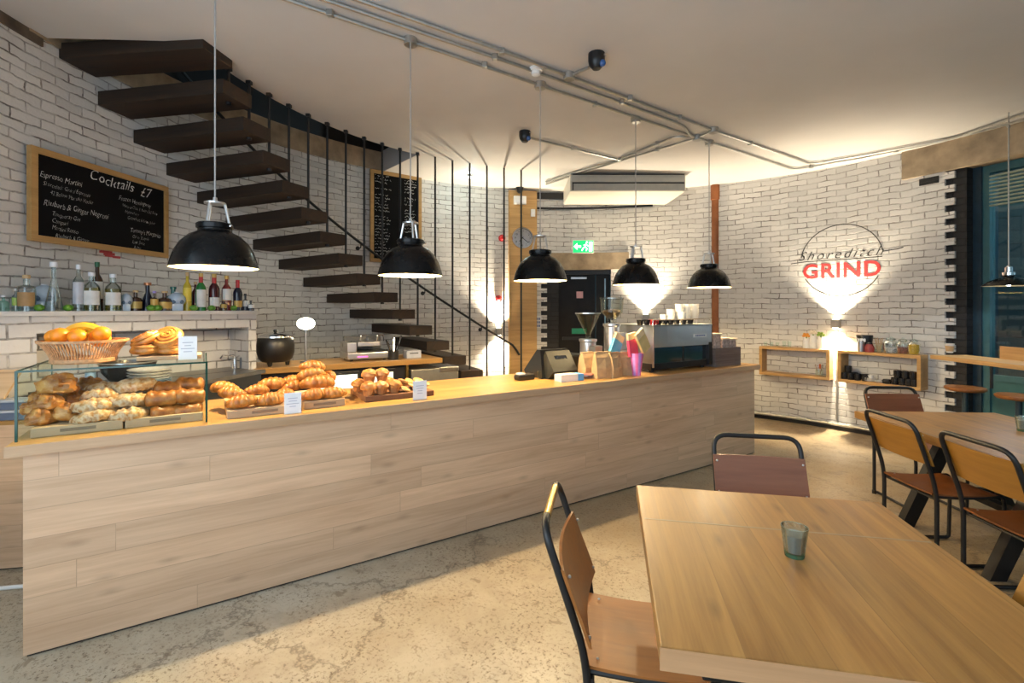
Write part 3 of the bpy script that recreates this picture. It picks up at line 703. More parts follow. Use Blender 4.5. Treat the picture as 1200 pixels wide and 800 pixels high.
# ------------------------------------------------------------------ on top of the case
bp = cpos(ctr(99, .36), .36, CASETOP); bk = thing('wicker_basket', 'round wicker basket of oranges and bananas on the glass case', 'basket', bp)
R0, R1, bh = .128, .178, .112
b = lathe(B(), [(0, 0), (R0, 0), (R0 + .008, .006), (R0 + .008, .022), (R0, .026), (0, .012)], 36); obj('basket_base', b, M['wicker'], bk)
b = B()
for i in range(72):
    a = 2 * PI * i / 72; tube(b, [(R0 * math.cos(a), R0 * math.sin(a), .02), ((R0 + .016) * math.cos(a + .03), (R0 + .016) * math.sin(a + .03), .06), (R1 * math.cos(a + .06), R1 * math.sin(a + .06), bh)], .0032, 5)
o = obj('basket_weave', b, M['wicker'], bk); 
b = lathe(B(), [(R1 - .01, bh - .006), (R1 + .006, bh - .006), (R1 + .008, bh + .006), (R1 - .008, bh + .006), (R1 - .01, bh - .006)], 40, cap=False); obj('basket_rim', b, M['wicker'], bk, True)
def orange():
    t = thing('orange', 'x', 'orange', (0, 0, 0)); r = .040
    b = sphere(B(), (0, 0, r), r, r, r * .95, 20, 14); obj('peel', b, M['orange'], t, True)
    b = lathe(B(), [(0, 0), (.004, 0), (.003, .003), (0, .003)], 6, (0, 0, r * 1.93)); obj('stem_button', b, M['lime'], t); return t
og = orange(); first = True
for dx, dy, z, lab in [(-.03, -.105, .105, 'big orange at the front centre of the wicker basket'), (.045, -.09, .098, 'orange sunk low at the front beside the front centre one'), (.115, -.03, .110, 'orange at the basket rim beside the cinnamon rolls'), (-.10, -.06, .095, 'orange deep at the end of the basket away from the rolls'), (.05, .02, .09, 'orange low in the middle of the basket'), (.0, .09, .07, 'orange hidden at the back of the basket')]:
    p = bp + Vector((dx, dy, z))
    if first: og.location = p; og['label'] = lab; og['group'] = 'oranges in the basket'; first = False
    else: dup(og, p, rnd.random() * 6, lab, 'oranges in the basket')
def banana_bm(bend=.9, L=.19):
    R = L / (2 * bend); pts = []; rs = []
    for i in range(19):
        u = -1 + i / 9; a = u * bend; pts.append((R * math.sin(a), 0, -R * (1 - math.cos(a)))); rs.append(.0175 * (max(0, 1 - abs(u) ** 4)) ** .5 + .005)
    return tube(B(), pts, rs, 8)
for i, (dx, dy, z, rz, lab) in enumerate([(-.05, .05, .165, .5, 'banana arched over the oranges at the basket end'), (-.03, .03, .185, .3, 'topmost banana lying over the oranges'), (-.125, .03, .135, 1.1, 'banana tip poking over the basket rim away from the rolls'), (.03, .04, .150, -.2, 'banana lying toward the cinnamon rolls')]):
    t = thing('banana', lab, 'banana', bp + Vector((dx, dy, z)), rz, 'bananas in the basket')
    obj('peel', banana_bm(), M['banana'], t, True); R = .19 / 1.8
    obj('stem_tip', tube(B(), [(R * math.sin(.88), 0, -R * (1 - math.cos(.88))), (R * math.sin(.9) + .012, 0, -R * (1 - math.cos(.9)) - .018)], .0045, 6), mat('banana_stem', (.22, .14, .03), .6), t)
t0, t1 = ctr(160, .28), ctr(236, .28)
serving_board('serving_board', 'pale round edged board under the cinnamon rolls on the glass case', t0, t1, .26, .46, 'board', CASETOP, .022, False)
G2 = 'cinnamon rolls on the glass case'
for i, (px, py, n, h, lab, tl) in enumerate([(172, 408, .34, .03, 'cinnamon roll at the bottom of the pile next to the basket', (0, 0)), (199, 408, .34, .03, 'cinnamon roll at the bottom behind the small white card', (0, 0)), (199, 392, .34, .03, 'tilted cinnamon roll on top with its coil showing', (.75, .1)), (174, 395, .36, .03, 'cinnamon roll on top next to the basket', (.2, -.45))]):
    place(rol, i, onpx(px, py, n, h), rnd.random() * .4, lab, G2, tl, 1.12)
def card(label, px0, px1, py0, py1, n, z=TOPZ):
    t0, t1 = ctr(px0, n), ctr(px1, n); p = cpos((t0 + t1) / 2, n, z); hh = H - (py0 - CY) / F * p.y - z; w = (t1 - t0) / 2
    t = thing('price_card', label, 'card', p, CANG, 'white price cards along the counter')
    b = B(); box(b, -w, w, -.001, .001, 0, hh); obj('card_face', b, M['card'], t)
    obj('card_stand', box(B(), -w - .003, w + .003, -.012, .04, 0, .005, .001), M['glass'], t)
    b = B(); r = random.Random(int(px0))
    for k in range(4):
        zz = hh * (.72 - k * .13); l = w * (.35 + .4 * r.random()); box(b, -l, l, -.0022, -.001, zz, zz + .004)
    obj('card_line', b, mat('pale_ink', (.45, .48, .58), .7), t)
card('small white card standing before the cinnamon rolls on the glass case', 209, 231, 394, 419, .22, CASETOP)
card('white price card standing before the croissant board', 333, 353, 460, 484, .02)
card('white price card standing before the walnut muffin board', 484, 500, 446, 467, .03)

# ------------------------------------------------------------------ croissants on two pale boards
t0, t1 = ctr(266, .06), ctr(352, .06); serving_board('serving_board', 'pale slotted board of croissants next to the glass case', t0, t1, .05, .50, 'board')
t0, t1 = ctr(356, .10), ctr(404, .10); serving_board('serving_board', 'pale slotted board under the tall croissant heap', t0, t1, .09, .55, 'board')
G3 = 'croissants on the counter boards'
for i, (px, py, n, rz, lab, s) in enumerate([
    (284, 469, .12, .1, 'glossy croissant at the front corner of the first board by the glass case', 1.05), (316, 467, .13, .35, 'croissant at the front of the first board just before the price card', 1.1),
    (263, 454, .34, -.5, 'croissant at the back corner nearest the glass case', 1.05), (272, 459, .25, -.3, 'croissant behind the front corner croissant by the glass case', 1.0),
    (300, 457, .27, .5, 'croissant in the middle row of the first board', 1.0), (320, 451, .38, .1, 'croissant at the back of the first board, highest there', 1.2), (331, 462, .22, .9, 'croissant partly hidden behind the croissant price card', 1.0),
    (366, 461, .16, .5, 'ridged croissant at the front of the second board by the price card', 1.05), (390, 459, .17, -.2, 'croissant at the front end of the second board nearest the muffins', 1.05),
    (345, 452, .34, .9, 'croissant behind the price card between both boards', 1.1), (341, 446, .44, .4, 'pale split croissant at the back between both boards', 1.0), (372, 449, .27, .15, 'broad croissant in the second layer of the tall heap', 1.35),
    (365, 438, .30, .0, 'split croissant with pale inside near the top of the heap', 1.1), (380, 442, .38, 1.2, 'croissant standing behind the heap on the muffin side', 1.15), (366, 428, .33, .3, 'topmost croissant of the tall heap', 1.0)]):
    place(cro, i, onpx(px, py, n, .027), CANG + rz - .2, lab, G3, (rnd.uniform(-.18, .1), rnd.uniform(-.15, .15)), s)
# ------------------------------------------------------------------ muffins and cookies on the walnut board
t0, t1 = ctr(428, .13), ctr(508, .13); serving_board('serving_board', 'dark walnut board under the muffins', t0, t1, .12, .50, 'board_dark', th=.036, slot=False)
mf = thing('muffin', 'x', 'muffin')
b = lathe(B(), [(0, 0), (.027, 0), (.036, .045), (.034, .047), (0, .046)], 24)
for v in b.verts:
    if v.co.z > .001 and Vector((v.co.x, v.co.y)).length > .02: 
        a = math.atan2(v.co.y, v.co.x); k = 1 + .035 * math.cos(a * 12); v.co.x *= k; v.co.y *= k
obj('paper_case', b, M['muffin_cup'], mf)
b = lump_bm(.045, .045, .034, .14, 2.6, 5, .3)
for v in b.verts: v.co.z += .036
obj('muffin_crown', b, M['muffin'], mf, True); first = True
for px, py, n, lab, s in [(432, 456, .17, 'muffin at the front corner of the walnut board nearest the croissants', 1.15), (447, 454.5, .18, 'second muffin along the front of the walnut board', 1.1), (462, 453, .19, 'third muffin along the front of the walnut board', 1.1), (420.5, 452, .34, 'muffin at the back corner of the walnut board', 1.1), (432.5, 441, .27, 'muffin stacked on top nearest the croissants', 1.15), (447.5, 439.5, .27, 'muffin stacked on top with a craggy crown', 1.1), (455, 449, .36, 'muffin hidden behind the front row under the stacked ones', 1.0)]:
    p = onpx(px, py, n, .035 * s)
    if first: mf.location = p; mf['label'] = lab; mf['group'] = 'muffins on the walnut board'; mf.scale = (s, s, s); first = False
    else: dup(mf, p, rnd.random() * 6, lab, 'muffins on the walnut board', s)
ckm = tag(obj('cookie', lump_bm(.040, .040, .016, .12, 3, 2, .5), M['cookie'], None, True), 'x', 'cookie'); first = True
for i, (px, py, n, lab, tl) in enumerate([(474, 455, .19, 'pale cookie leaning at the front of the walnut board', .4), (471, 447, .30, 'cookie leaning behind the front one beside the muffins', .7), (480, 446, .32, 'cookie in the middle of the cookie heap', .5), (490, 445, .30, 'cookie on top behind the muffin price card', .3), (483, 452, .24, 'cookie half behind the muffin price card', .6), (497, 449, .28, 'cookie at the far end behind the muffin price card', .2)]):
    q = ckm if first else link(ckm.copy()); first = False
    q.location = onpx(px, py, n, .012); q.rotation_euler = (tl, 0, rnd.random() * 3); q['label'] = lab; q['group'] = 'cookies on the walnut board'

# ------------------------------------------------------------------ till end of the counter
t = on_counter('card_reader', 'small black and grey card reader lying beside the till', 'card reader', 618, .40)
obj('reader_body', box(B(), -.11, .05, -.045, .045, 0, .045, .014), M['black_plastic'], t); obj('reader_keypad', box(B(), -.02, .04, -.035, .035, .045, .050, .002), M['steel'], t); obj('paper_roll', box(B(), -.10, -.04, -.03, .03, .045, .062, .008), M['white'], t)
t = on_counter('water_tumbler', 'short clear tumbler between card reader and till', 'tumbler', 634, .36)
obj('glass_wall', lathe(B(), [(.028, 0), (.036, .075), (.033, .075), (.026, .006), (0, .006), (0, 0), (.028, 0)], 20, cap=False), M['glass'], t, True)
# angular black till
t = on_counter('till', 'angular black touchscreen till facing the staff side', 'till', 659, .33)
prof = [(.0, 0), (.30, 0), (.34, .06), (.30, .20), (.16, .235), (.06, .20)]
def extr(prof, x0, x1):
    b = B(); lo = [b.verts.new((x0, y, z)) for y, z in prof]; hi = [b.verts.new((x1, y, z)) for y, z in prof]; n = len(prof)
    b.faces.new(lo); b.faces.new(hi[::-1])
    for i in range(n): b.faces.new((lo[i], lo[(i + 1) % n], hi[(i + 1) % n], hi[i]))
    return b
b = B(); merge(b, extr([(.02, 0), (.26, 0), (.30, .05), (.10, .245), (.05, .245)], -.20, .10)); obj('till_body', b, M['black_plastic'], t)
b = B(); merge(b, extr([(-.02, 0), (.05, 0), (.05, .18), (.02, .235), (-.10, .07)], -.17, .09)); obj('till_back_cover', b, mat('dark_olive_plastic', (.028, .028, .024), .35, 0, .2), t)
b = B(); merge(b, extr([(-.030, .168), (-.012, .195), (.0, .19), (-.02, .16)], -.10, .03)); obj('cover_slot', b, M['screen'], t)
obj('printer', box(B(), .10, .30, .02, .24, 0, .19, .02), M['black_plastic'], t); obj('printer_badge', box(B(), .20, .235, .016, .021, .09, .13, .003), M['steel'], t)
t = on_counter('white_carton', 'white carton with a blue end in front of the till', 'box', 667, .16, rz=-.05)
obj('carton_body', box(B(), -.115, .055, -.05, .05, 0, .058, .002), M['white'], t); obj('carton_end', box(B(), .055, .115, -.05, .05, 0, .056, .003), mat('blue_carton', (.10, .35, .72), .5), t)
t = on_counter('leaflet_pile', 'small loose pile of red and brown leaflets behind the white carton', 'leaflets', 690, .22)
for k, c in enumerate(((.35, .12, .09), (.25, .16, .12), (.16, .18, .28), (.50, .18, .13))):
    b = box(B(), -.09, .09, -.055, .055, .010 * k, .010 * k + .009); bmesh.ops.rotate(b, verts=b.verts[:], cent=(0, 0, 0), matrix=Matrix.Rotation(.3 * k - .4, 3, 'Z')); obj('leaflet', b, mat('leaflet_paper', c, .6), t)
# kraft paper bags
def bag_bm(w, d, h, seed):
    b = B(); r = random.Random(seed); L = [(w, d, 0), (w * 1.0, d, h * .4), (w * 1.02, d * .6, h * .8), (w * 1.04, d * .12, h)]; rings = []
    for ww, dd, z in L: rings.append([b.verts.new((x * ww + r.uniform(-.005, .005), y * dd + r.uniform(-.004, .004), z)) for x, y in ((-1, -1), (0, -1.15), (1, -1), (1, 1), (0, 1.1), (-1, 1))])
    for p, q in zip(rings, rings[1:]):
        for i in range(6): b.faces.new((p[i], p[(i + 1) % 6], q[(i + 1) % 6], q[i]))
    b.faces.new(rings[0][::-1]); b.faces.new(rings[-1]); return b
for px, n, w, hh, rz, lab in ((688, .26, .075, .215, .15, 'kraft coffee bag standing beside the till'), (706, .13, .085, .225, -.1, 'kraft coffee bag at the very front, creased across'), (719, .12, .07, .215, .2, 'kraft coffee bag between the creased bag and the pink cup'), (731, .16, .06, .205, -.2, 'kraft coffee bag nearest the pink cup')):
    t = on_counter('coffee_bag', lab, 'paper bag', px, n, 'kraft coffee bags on the counter', rz)
    obj('bag', bag_bm(w, .045, hh, int(px)), M['paper_brown'], t); obj('folded_top', box(B(), -w * .98, w * .98, -.012, .012, hh - .03, hh + .003, .002), M['paper_brown'], t)
# pink cup with sweet packets
t = on_counter('striped_cup', 'tall pink and lilac striped cup holding packets', 'cup', 746, .08)
for k in range(12):
    b = B(); a0, a1 = 2 * PI * k / 12, 2 * PI * (k + 1) / 12; V = lambda a, r, z: b.verts.new((r * math.cos(a), r * math.sin(a), z)); q = []
    for r, z in ((.037, 0), (.060, .20)): q.append([V(a0, r, z), V((a0 + a1) / 2, r, z), V(a1, r, z)])
    for i in range(2): b.faces.new((q[0][i], q[0][i + 1], q[1][i + 1], q[1][i]))
    b.faces.new((V(a0, .037, 0), V(a1, .037, 0), V(a0, 0, 0)))
    obj('cup_stripe', b, mat('pink_stripe', (.72, .16, .42), .4) if k % 2 else mat('lilac_stripe', (.55, .30, .75), .4), t)
for px, py, n, c, rz, lab in ((722, 405, .16, (.10, .52, .72), .5, 'blue and cream packet leaning beside the pink cup'), (741, 404, .10, (.80, .07, .16), -.15, 'red and cream packet standing in the striped cup'), (753, 400, .05, (.66, .50, .22), -.6, 'cream packet leaning out of the cup by the coffee machine')):
    p = cat(px, py, n); t = thing('sweet_packet', lab, 'packet', p, CANG + .1, 'packets in the striped cup')
    def slab(z0, z1): 
        b = box(B(), -.06, .06, -.014, .014, z0, z1, .006); bmesh.ops.rotate(b, verts=b.verts[:], cent=(0, 0, 0), matrix=Matrix.Rotation(rz, 3, 'Y')); return b
    obj('packet_body', slab(-.10, .05), mat('coloured_packet', c, .4), t); obj('packet_top', slab(.05, .11), mat('cream_packet', (.75, .60, .36), .5), t)

# ------------------------------------------------------------------ coffee grinders
def grinder(label, px, n, hop, bodyh, cone):
    t = on_counter('coffee_grinder', label, 'coffee grinder', px, n, 'coffee grinders')
    obj('grinder_body', lathe(B(), [(0, 0), (.085, 0), (.085, .03), (.075, .04), (.075, bodyh - .03), (.085, bodyh - .02), (.085, bodyh), (0, bodyh)], 28), M['steel'], t, True)
    obj('doser', box(B(), -.05, .05, -.15, -.07, bodyh * .45, bodyh * .82, .01), M['steel'], t)
    obj('spout_tray', box(B(), -.06, .06, -.16, .0, 0, .02, .004), M['black_plastic'], t)
    if cone: pr = [(.020, 0), (.022, .04), (.115, .235), (.118, .245), (.112, .245), (.018, .045)]
    else: pr = [(.045, 0), (.045, .05), (.105, .11), (.112, .24), (.107, .24), (.100, .11), (.04, .05)]
    b = lathe(B(), pr, 28, (0, 0, bodyh), cap=False); obj('hopper', b, thin_glass('smoked_hopper', (.86, .86, .82), .05), t, True)
    if not cone: obj('coffee_beans', lathe(B(), [(0, .03), (.04, .052), (.088, .11), (.08, .13), (0, .14)], 20, (0, 0, bodyh)), mat('coffee_beans', (.045, .02, .01), .5, 0, .5, scale=90, bump=1), t)
    else: obj('hopper_ring', lathe(B(), [(.115, .24), (.121, .24), (.121, .25), (.115, .25)], 28, (0, 0, bodyh), cap=False), M['steel'], t)
    if not cone: obj('hopper_lid', lathe(B(), [(.108, .238), (.116, .238), (.116, .252), (.06, .258), (0, .258)], 28, (0, 0, bodyh)), thin_glass('grey_lid', (.7, .7, .68), .4), t)
    obj('power_switch', box(B(), .06, .09, -.04, -.02, .06, .10, .004), mat('green_button', (.02, .30, .08), .4), t)
def grz(py, px, n): return H - (py - CY) / F * cpos(ctr(px, n), n, 0).y - TOPZ
grinder('coffee grinder with a clear cone hopper nearest the till', 689, .52, None, grz(397, 689, .52), True)
grinder('taller coffee grinder with beans in its round hopper', 717, .46, None, grz(379, 717, .46), False)
# ------------------------------------------------------------------ espresso machine
X0, X1 = ctr(767, .09), ctr(834, .09); em = thing('espresso_machine', 'large steel espresso machine with its mirror back to the room', 'espresso machine', cpos(X0, .09), CANG); w = X1 - X0; hm = .445
msteel = mat('mirror_steel', (.66, .67, .69), .33, 1, .03)
obj('back_panel', box(B(), 0, w, 0, .03, .235, hm, .004), msteel, em)
obj('side_panel', box(B(), -.012, .0, 0, .56, .05, hm, .004), M['steel'], em); obj('side_panel', box(B(), w, w + .012, 0, .56, .05, hm, .004), M['black_steel'], em)
obj('top_tray', box(B(), -.012, w + .012, 0, .56, hm - .02, hm, .004), M['steel'], em); obj('base', box(B(), -.02, w + .006, .02, .58, .025, .085, .006), M['black_steel'], em)
obj('lower_mirror', box(B(), .03, w - .05, .035, .045, .085, .235), mat('dark_mirror', (.22, .24, .25), .08, 1, .05), em)
obj('divider', box(B(), w * .52, w * .54, .03, .05, .085, .235), M['black_steel'], em); obj('boiler_case', box(B(), .02, w - .02, .12, .50, .085, hm - .03), M['steel'], em)
obj('corner_bracket', box(B(), w - .05, w + .005, -.004, .05, .03, .26, .004), M['black_steel'], em)
for x in (.05, w - .05):
    for y in (.08, .5): obj('foot', lathe(B(), [(.022, 0), (.022, .03), (0, .03), (0, 0)], 12, (x, y, 0), cap=False), M['black_steel'], em)
bd = obj('badge', box(B(), w * .66, w * .90, -.004, 0, .315, .348, .002), M['white'], em)
b = text_bm('espresso', .026, align='CENTER') if False else B()
for k in range(7): box(b, w * .69 + k * w * .026, w * .69 + k * w * .026 + .016, -.0055, -.004, .325, .338)
obj('badge_mark', b, mat('badge_ink', (.10, .14, .35), .5), em)
obj('top_rail', tube(B(), fillet([(0, .02, hm), (0, .02, hm + .05), (w, .02, hm + .05), (w, .02, hm)], .02), .006, 6), M['chrome'], em, True)
for k in range(3):
    b = tube(B(), [(.15 + k * .26, .56, .23), (.15 + k * .26, .70, .21)], .016, 8); obj('portafilter', b, M['black_plastic'], em)
# cups on the machine
cupb = thing('espresso_cup', 'x', 'cup')
obj('cup_body', lathe(B(), [(0, 0), (.022, 0), (.034, .05), (.031, .05), (.020, .006), (0, .006)], 18), M['mug_black'], cupb, True)
obj('handle', tube(B(), fillet([(.031, 0, .04), (.055, 0, .04), (.052, 0, .014), (.026, 0, .016)], .012), .005, 6), M['mug_black'], cupb, True)
first = True
for k, (tx, ny) in enumerate([(750, .16), (758, .20), (772, .16), (779, .20), (786, .16), (793, .20), (801, .15), (809, .16)]):
    p = cpos(ctr(tx, ny), ny, TOPZ + hm); lab = 'small black cup upside the machine, %s from the grinders' % ('first', 'second', 'third', 'fourth', 'fifth', 'sixth', 'seventh', 'eighth')[k]
    lab = lab.replace('upside the machine', 'on top of the espresso machine')
    if first: cupb.location = p; cupb['label'] = lab; cupb['group'] = 'black cups on the espresso machine'; first = False
    else: dup(cupb, p, rnd.random() * 6, lab, 'black cups on the espresso machine')
p = cpos(ctr(765, .17), .17, TOPZ + hm); t = thing('red_cup', 'single red cup among the black ones on the espresso machine', 'cup', p)
obj('cup_body', lathe(B(), [(0, 0), (.024, 0), (.036, .05), (.033, .05), (.022, .006), (0, .006)], 18), M['red'], t, True); obj('handle', tube(B(), [(.03, 0, .04), (.052, 0, .036), (.05, 0, .015), (.026, 0, .012)], .005, 6), M['red'], t)
pc0 = thing('takeaway_cup_stack', 'x', 'cup stack')
def stack_parts(t, n):
    for k in range(n): obj('cup', lathe(B(), [(.028, 0), (.041, .085), (.044, .085), (.044, .092), (.036, .092), (.026, .01), (.0, .01), (0, 0)], 18, (0, 0, k * .028)), M['ceramic'], t, True)
first = True
for k, (tx, ny, n, lab) in enumerate([(778, .34, 1, 'single white takeaway cup among the black cups on the machine'), (786, .38, 3, 'short stack of white takeaway cups beside the tall stacks on the machine'), (796, .38, 5, 'tall white cup stack on the machine, first of the three tall ones from the grinders'), (805, .38, 5, 'tall white cup stack on the machine, second of the three tall ones from the grinders'), (814, .38, 5, 'tall white cup stack at the machine end by the cup packs'), (799, .28, 2, 'low white cup stack in front of the tall stacks on the machine')]):
    if first: t = pc0; t.location = cpos(ctr(tx, ny), ny, TOPZ + hm); t['label'] = lab; first = False
    else: t = thing('takeaway_cup_stack', lab, 'cup stack', cpos(ctr(tx, ny), ny, TOPZ + hm))
    t['group'] = 'white takeaway cups on the espresso machine'; stack_parts(t, n)
# wooden crate with packs of cups
X0, X1 = ctr(838.5, .07), ctr(868, .07); w = X1 - X0
t = thing('wooden_crate', 'weathered wooden crate at the far end of the counter', 'crate', cpos(X0, .07), CANG); hc = .19
obj('crate_side', box(B(), 0, w, 0, .016, 0, hc), M['crate_wood'], t); obj('crate_side', box(B(), 0, w, .36, .376, 0, hc), M['crate_wood'], t)
obj('crate_end', box(B(), 0, .016, .016, .36, 0, hc), M['crate_wood'], t); obj('crate_end', box(B(), w - .016, w, .016, .36, 0, hc), M['crate_wood'], t); obj('crate_base', box(B(), .016, w - .016, .016, .36, 0, .012), M['crate_wood'], t)
kraft = mat('printed_paper_pack', (.50, .38, .33), .6, 0, .45, scale=40)
for k, (x, hh, lab) in enumerate([(.024, .33, 'tallest wrapped cup pack in the crate next to the coffee machine'), (.02 + w * .33, .28, 'wrapped cup pack in the middle of the crate'), (.02 + w * .63, .27, 'wrapped cup pack at the outer end of the crate')]):
    p = cpos(X0 + x, .10, TOPZ + .013); g = thing('cup_pack', lab, 'cup pack', p, CANG, 'wrapped cup packs in the crate')
    obj('pack_body', box(B(), 0, w * .26, 0, .26, 0, hh - .02, .012), kraft, g); obj('pack_flap', box(B(), -.004, w * .275, -.01, .27, hh - .02, hh, .005), mat('cream_flap', (.72, .60, .45), .6), g)
# ================================================================== back counter, sink counter and brick ledge
BZC = 1.0
BA = Vector((-2.35, 4.455, 0)); BD, BN = CD, CN
bl = 1.86
def btr(px, n): return ctr(px, n, BA, BD, BN)
bc = thing('back_counter', 'oak topped back counter below the stairs with glass fridges under it', 'counter', BA, CANG)
obj('worktop', box(B(), -.02, bl, 0, .62, BZC - .055, BZC, .004), M['oak_top'], bc)
fd = mat('fridge_dark', (.02, .02, .022), .3, 0, .2)
obj('fridge_case', box(B(), .0, btr(481, .03) - .02, .06, .60, .02, BZC - .055), fd, bc)
for x0, x1, lit in ((.50, .92, 5.0), (1.08, 1.30, .9)):
    obj('fridge_door', box(B(), x0 - .03, x1 + .03, .035, .06, .10, BZC - .085, .004), fd, bc)
    obj('lit_shelf', box(B(), x0, x1, .030, .034, .42, BZC - .12), glow('fridge_light', (.80, .92, .86), lit * .35), bc)
obj('door_handle', tube(B(), [(1.04, .02, .5), (1.04, .02, .88)], .01, 8), M['brass'], bc)
obj('upright', box(B(), btr(481, .03) - .05, btr(481, .03) - .02, .03, .06, .05, BZC - .055), M['brass'], bc)
def bpos(t, n, z=BZC): return BA + BD * t + BN * n + Vector((0, 0, z))
def btr(px, n): return ctr(px, n, BA, BD, BN)
t = thing('ice_machine', 'stainless steel under counter unit at the end of the back counter', 'ice machine', bpos(btr(481, .03), .0, 0), CANG)
wI = btr(536, .03) - btr(481, .03)
obj('unit_body', box(B(), 0, wI, .0, .55, .04, .885, .006), mat('dull_steel', (.34, .33, .30), .4, .8, .08), t); obj('unit_lid', box(B(), wI * .58, wI, -.008, .3, .84, .895, .006), M['steel'], t)
for x in (.04, wI - .04): obj('foot', lathe(B(), [(.02, 0), (.02, .04), (0, .04), (0, 0)], 10, (x, .1, 0), cap=False), M['black_steel'], t)
# soup kettle
p = bpos(btr(323, .20), .20); t = thing('soup_kettle', 'round black soup kettle with a steel lid on the back counter', 'soup kettle', p)
obj('kettle_body', lathe(B(), [(0, .04), (.12, .04), (.15, .07), (.168, .13), (.170, .20), (.160, .265), (.150, .275), (0, .275)], 32), M['black_plastic'], t, True)
ld = obj('lid', lathe(B(), [(.152, .275), (.150, .290), (.10, .310), (.03, .318), (0, .318)], 32), M['chrome'], t, True)
obj('lid_knob', lathe(B(), [(.0, .315), (.012, .318), (.022, .335), (.018, .350), (0, .352)], 14), M['black_plastic'], ld, True)
for k in range(3):
    a = 2 * PI * k / 3 + .5; obj('foot', lathe(B(), [(0, 0), (.018, 0), (.024, .05), (0, .06)], 10, (.105 * math.cos(a), .105 * math.sin(a), 0)), M['black_plastic'], t)
obj('ladle_handle', tube(B(), [(.10, .05, .27), (.175, .03, .31)], .009, 8), M['steel'], t)
# round globe lamp
p = bpos(btr(358.5, .34), .34); t = thing('globe_lamp', 'small glowing globe lamp on the back counter between kettle and steel grill', 'lamp', p)
zg = H - (379 - CY) / F * p.y - BZC
obj('lamp_base', lathe(B(), [(0, 0), (.06, 0), (.055, .015), (.012, .02), (.009, zg - .06), (.03, zg - .05), (0, zg - .05)], 20), M['steel'], t, True)
obj('globe', sphere(B(), (0, 0, zg), .088, .088, .062, 24, 14), glow('globe_glow', (1, .90, .66), 14), t, True); GLOBE = p + Vector((0, 0, zg))
# steel grill machine
p = bpos(btr(428, .30), .30); t = thing('panini_grill', 'steel contact grill with raised lids and handles on the back counter', 'grill', p, CANG)
obj('grill_base', box(B(), -.23, .21, -.17, .17, .02, .09, .01), M['steel'], t); obj('side_block', box(B(), -.23, -.13, -.16, .16, .09, .20, .012), M['steel'], t)
obj('lower_plate', box(B(), -.12, .20, -.16, .16, .09, .105), M['black_steel'], t); obj('upper_plate', box(B(), -.12, .12, -.15, .15, .15, .20, .008), M['steel'], t)
obj('back_box', box(B(), -.20, .20, .10, .17, .09, .25, .006), mat('dark_steel', (.10, .10, .10), .4, .7), t)
for x in (-.06, .12):
    obj('handle', tube(B(), fillet([(x, -.02, .20), (x, -.06, .27), (x + .06, -.06, .27), (x + .08, -.02, .20)], .03), .008, 8), M['chrome'], t, True)
for x in (-.18, .17):
    for y in (-.13, .13): obj('foot', lathe(B(), [(.015, 0), (.015, .022), (0, .022), (0, 0)], 10, (x, y, 0), cap=False), M['black_plastic'], t)
obj('display_strip', box(B(), -.13, -.02, -.174, -.169, .04, .055), glow('pink_led', (.85, .15, .55), .8), t)
# utensils leaning
p = bpos(btr(461, .12), .12); t = thing('utensil_holder', 'black holder of steel tongs and spatulas beside the grill', 'utensil holder', p, CANG)
obj('pot', lathe(B(), [(0, 0), (.055, 0), (.058, .10), (.05, .10), (.048, .01), (0, .01)], 20), M['black_steel'], t, True)
for k in range(5):
    a = k * 1.25; dx, dy = .09 * math.cos(a), .05 * math.sin(a); obj('utensil', tube(B(), [(dx * .2, dy * .2, .012), (dx * .5, dy * .5, .10), (dx, dy, .26 - .02 * k)], [.005, .005, .011], 6), M['chrome'] if k % 2 else M['black_plastic'], t)
p = bpos(btr(483, .20), .20); t = thing('napkin_box', 'small pale grey dispenser box at the end of the back counter', 'dispenser', p, CANG)
obj('box_body', box(B(), -.085, .085, -.06, .06, 0, .085, .006), mat('pale_grey_plastic', (.42, .44, .50), .4), t); obj('box_slot', box(B(), -.05, .05, -.062, -.058, .05, .06), M['black_paint'], t)
# sink counter along the left wall
poly = [(-2.24, 4.40), (-2.44, 3.30), (-2.60, 3.12), (-3.20, 3.20), (-2.395, 4.42)]
sc_ = thing('sink_counter', 'dark steel sink counter along the brick ledge', 'counter', (-2.24, 4.40, 0))
pl = [(x + 2.24, y - 4.40) for x, y in poly]
ds = mat('dark_worktop_steel', (.16, .15, .14), .3, .8, .15)
obj('worktop', prism(B(), pl, BZC - .03, BZC), ds, sc_)
def shrink(pl, k=.06):
    c = Vector((sum(p[0] for p in pl) / len(pl), sum(p[1] for p in pl) / len(pl))); return [((x - c.x) * (1 - k) + c.x, (y - c.y) * (1 - k) + c.y) for x, y in pl]
obj('cabinet_body', prism(B(), shrink(pl), .02, BZC - .03), M['black_paint'], sc_)
b = B(); tube(b, [(-.03, -.02, .80), (-.20, -1.05, .80)], .012, 8); obj('front_rail', b, M['steel'], sc_)
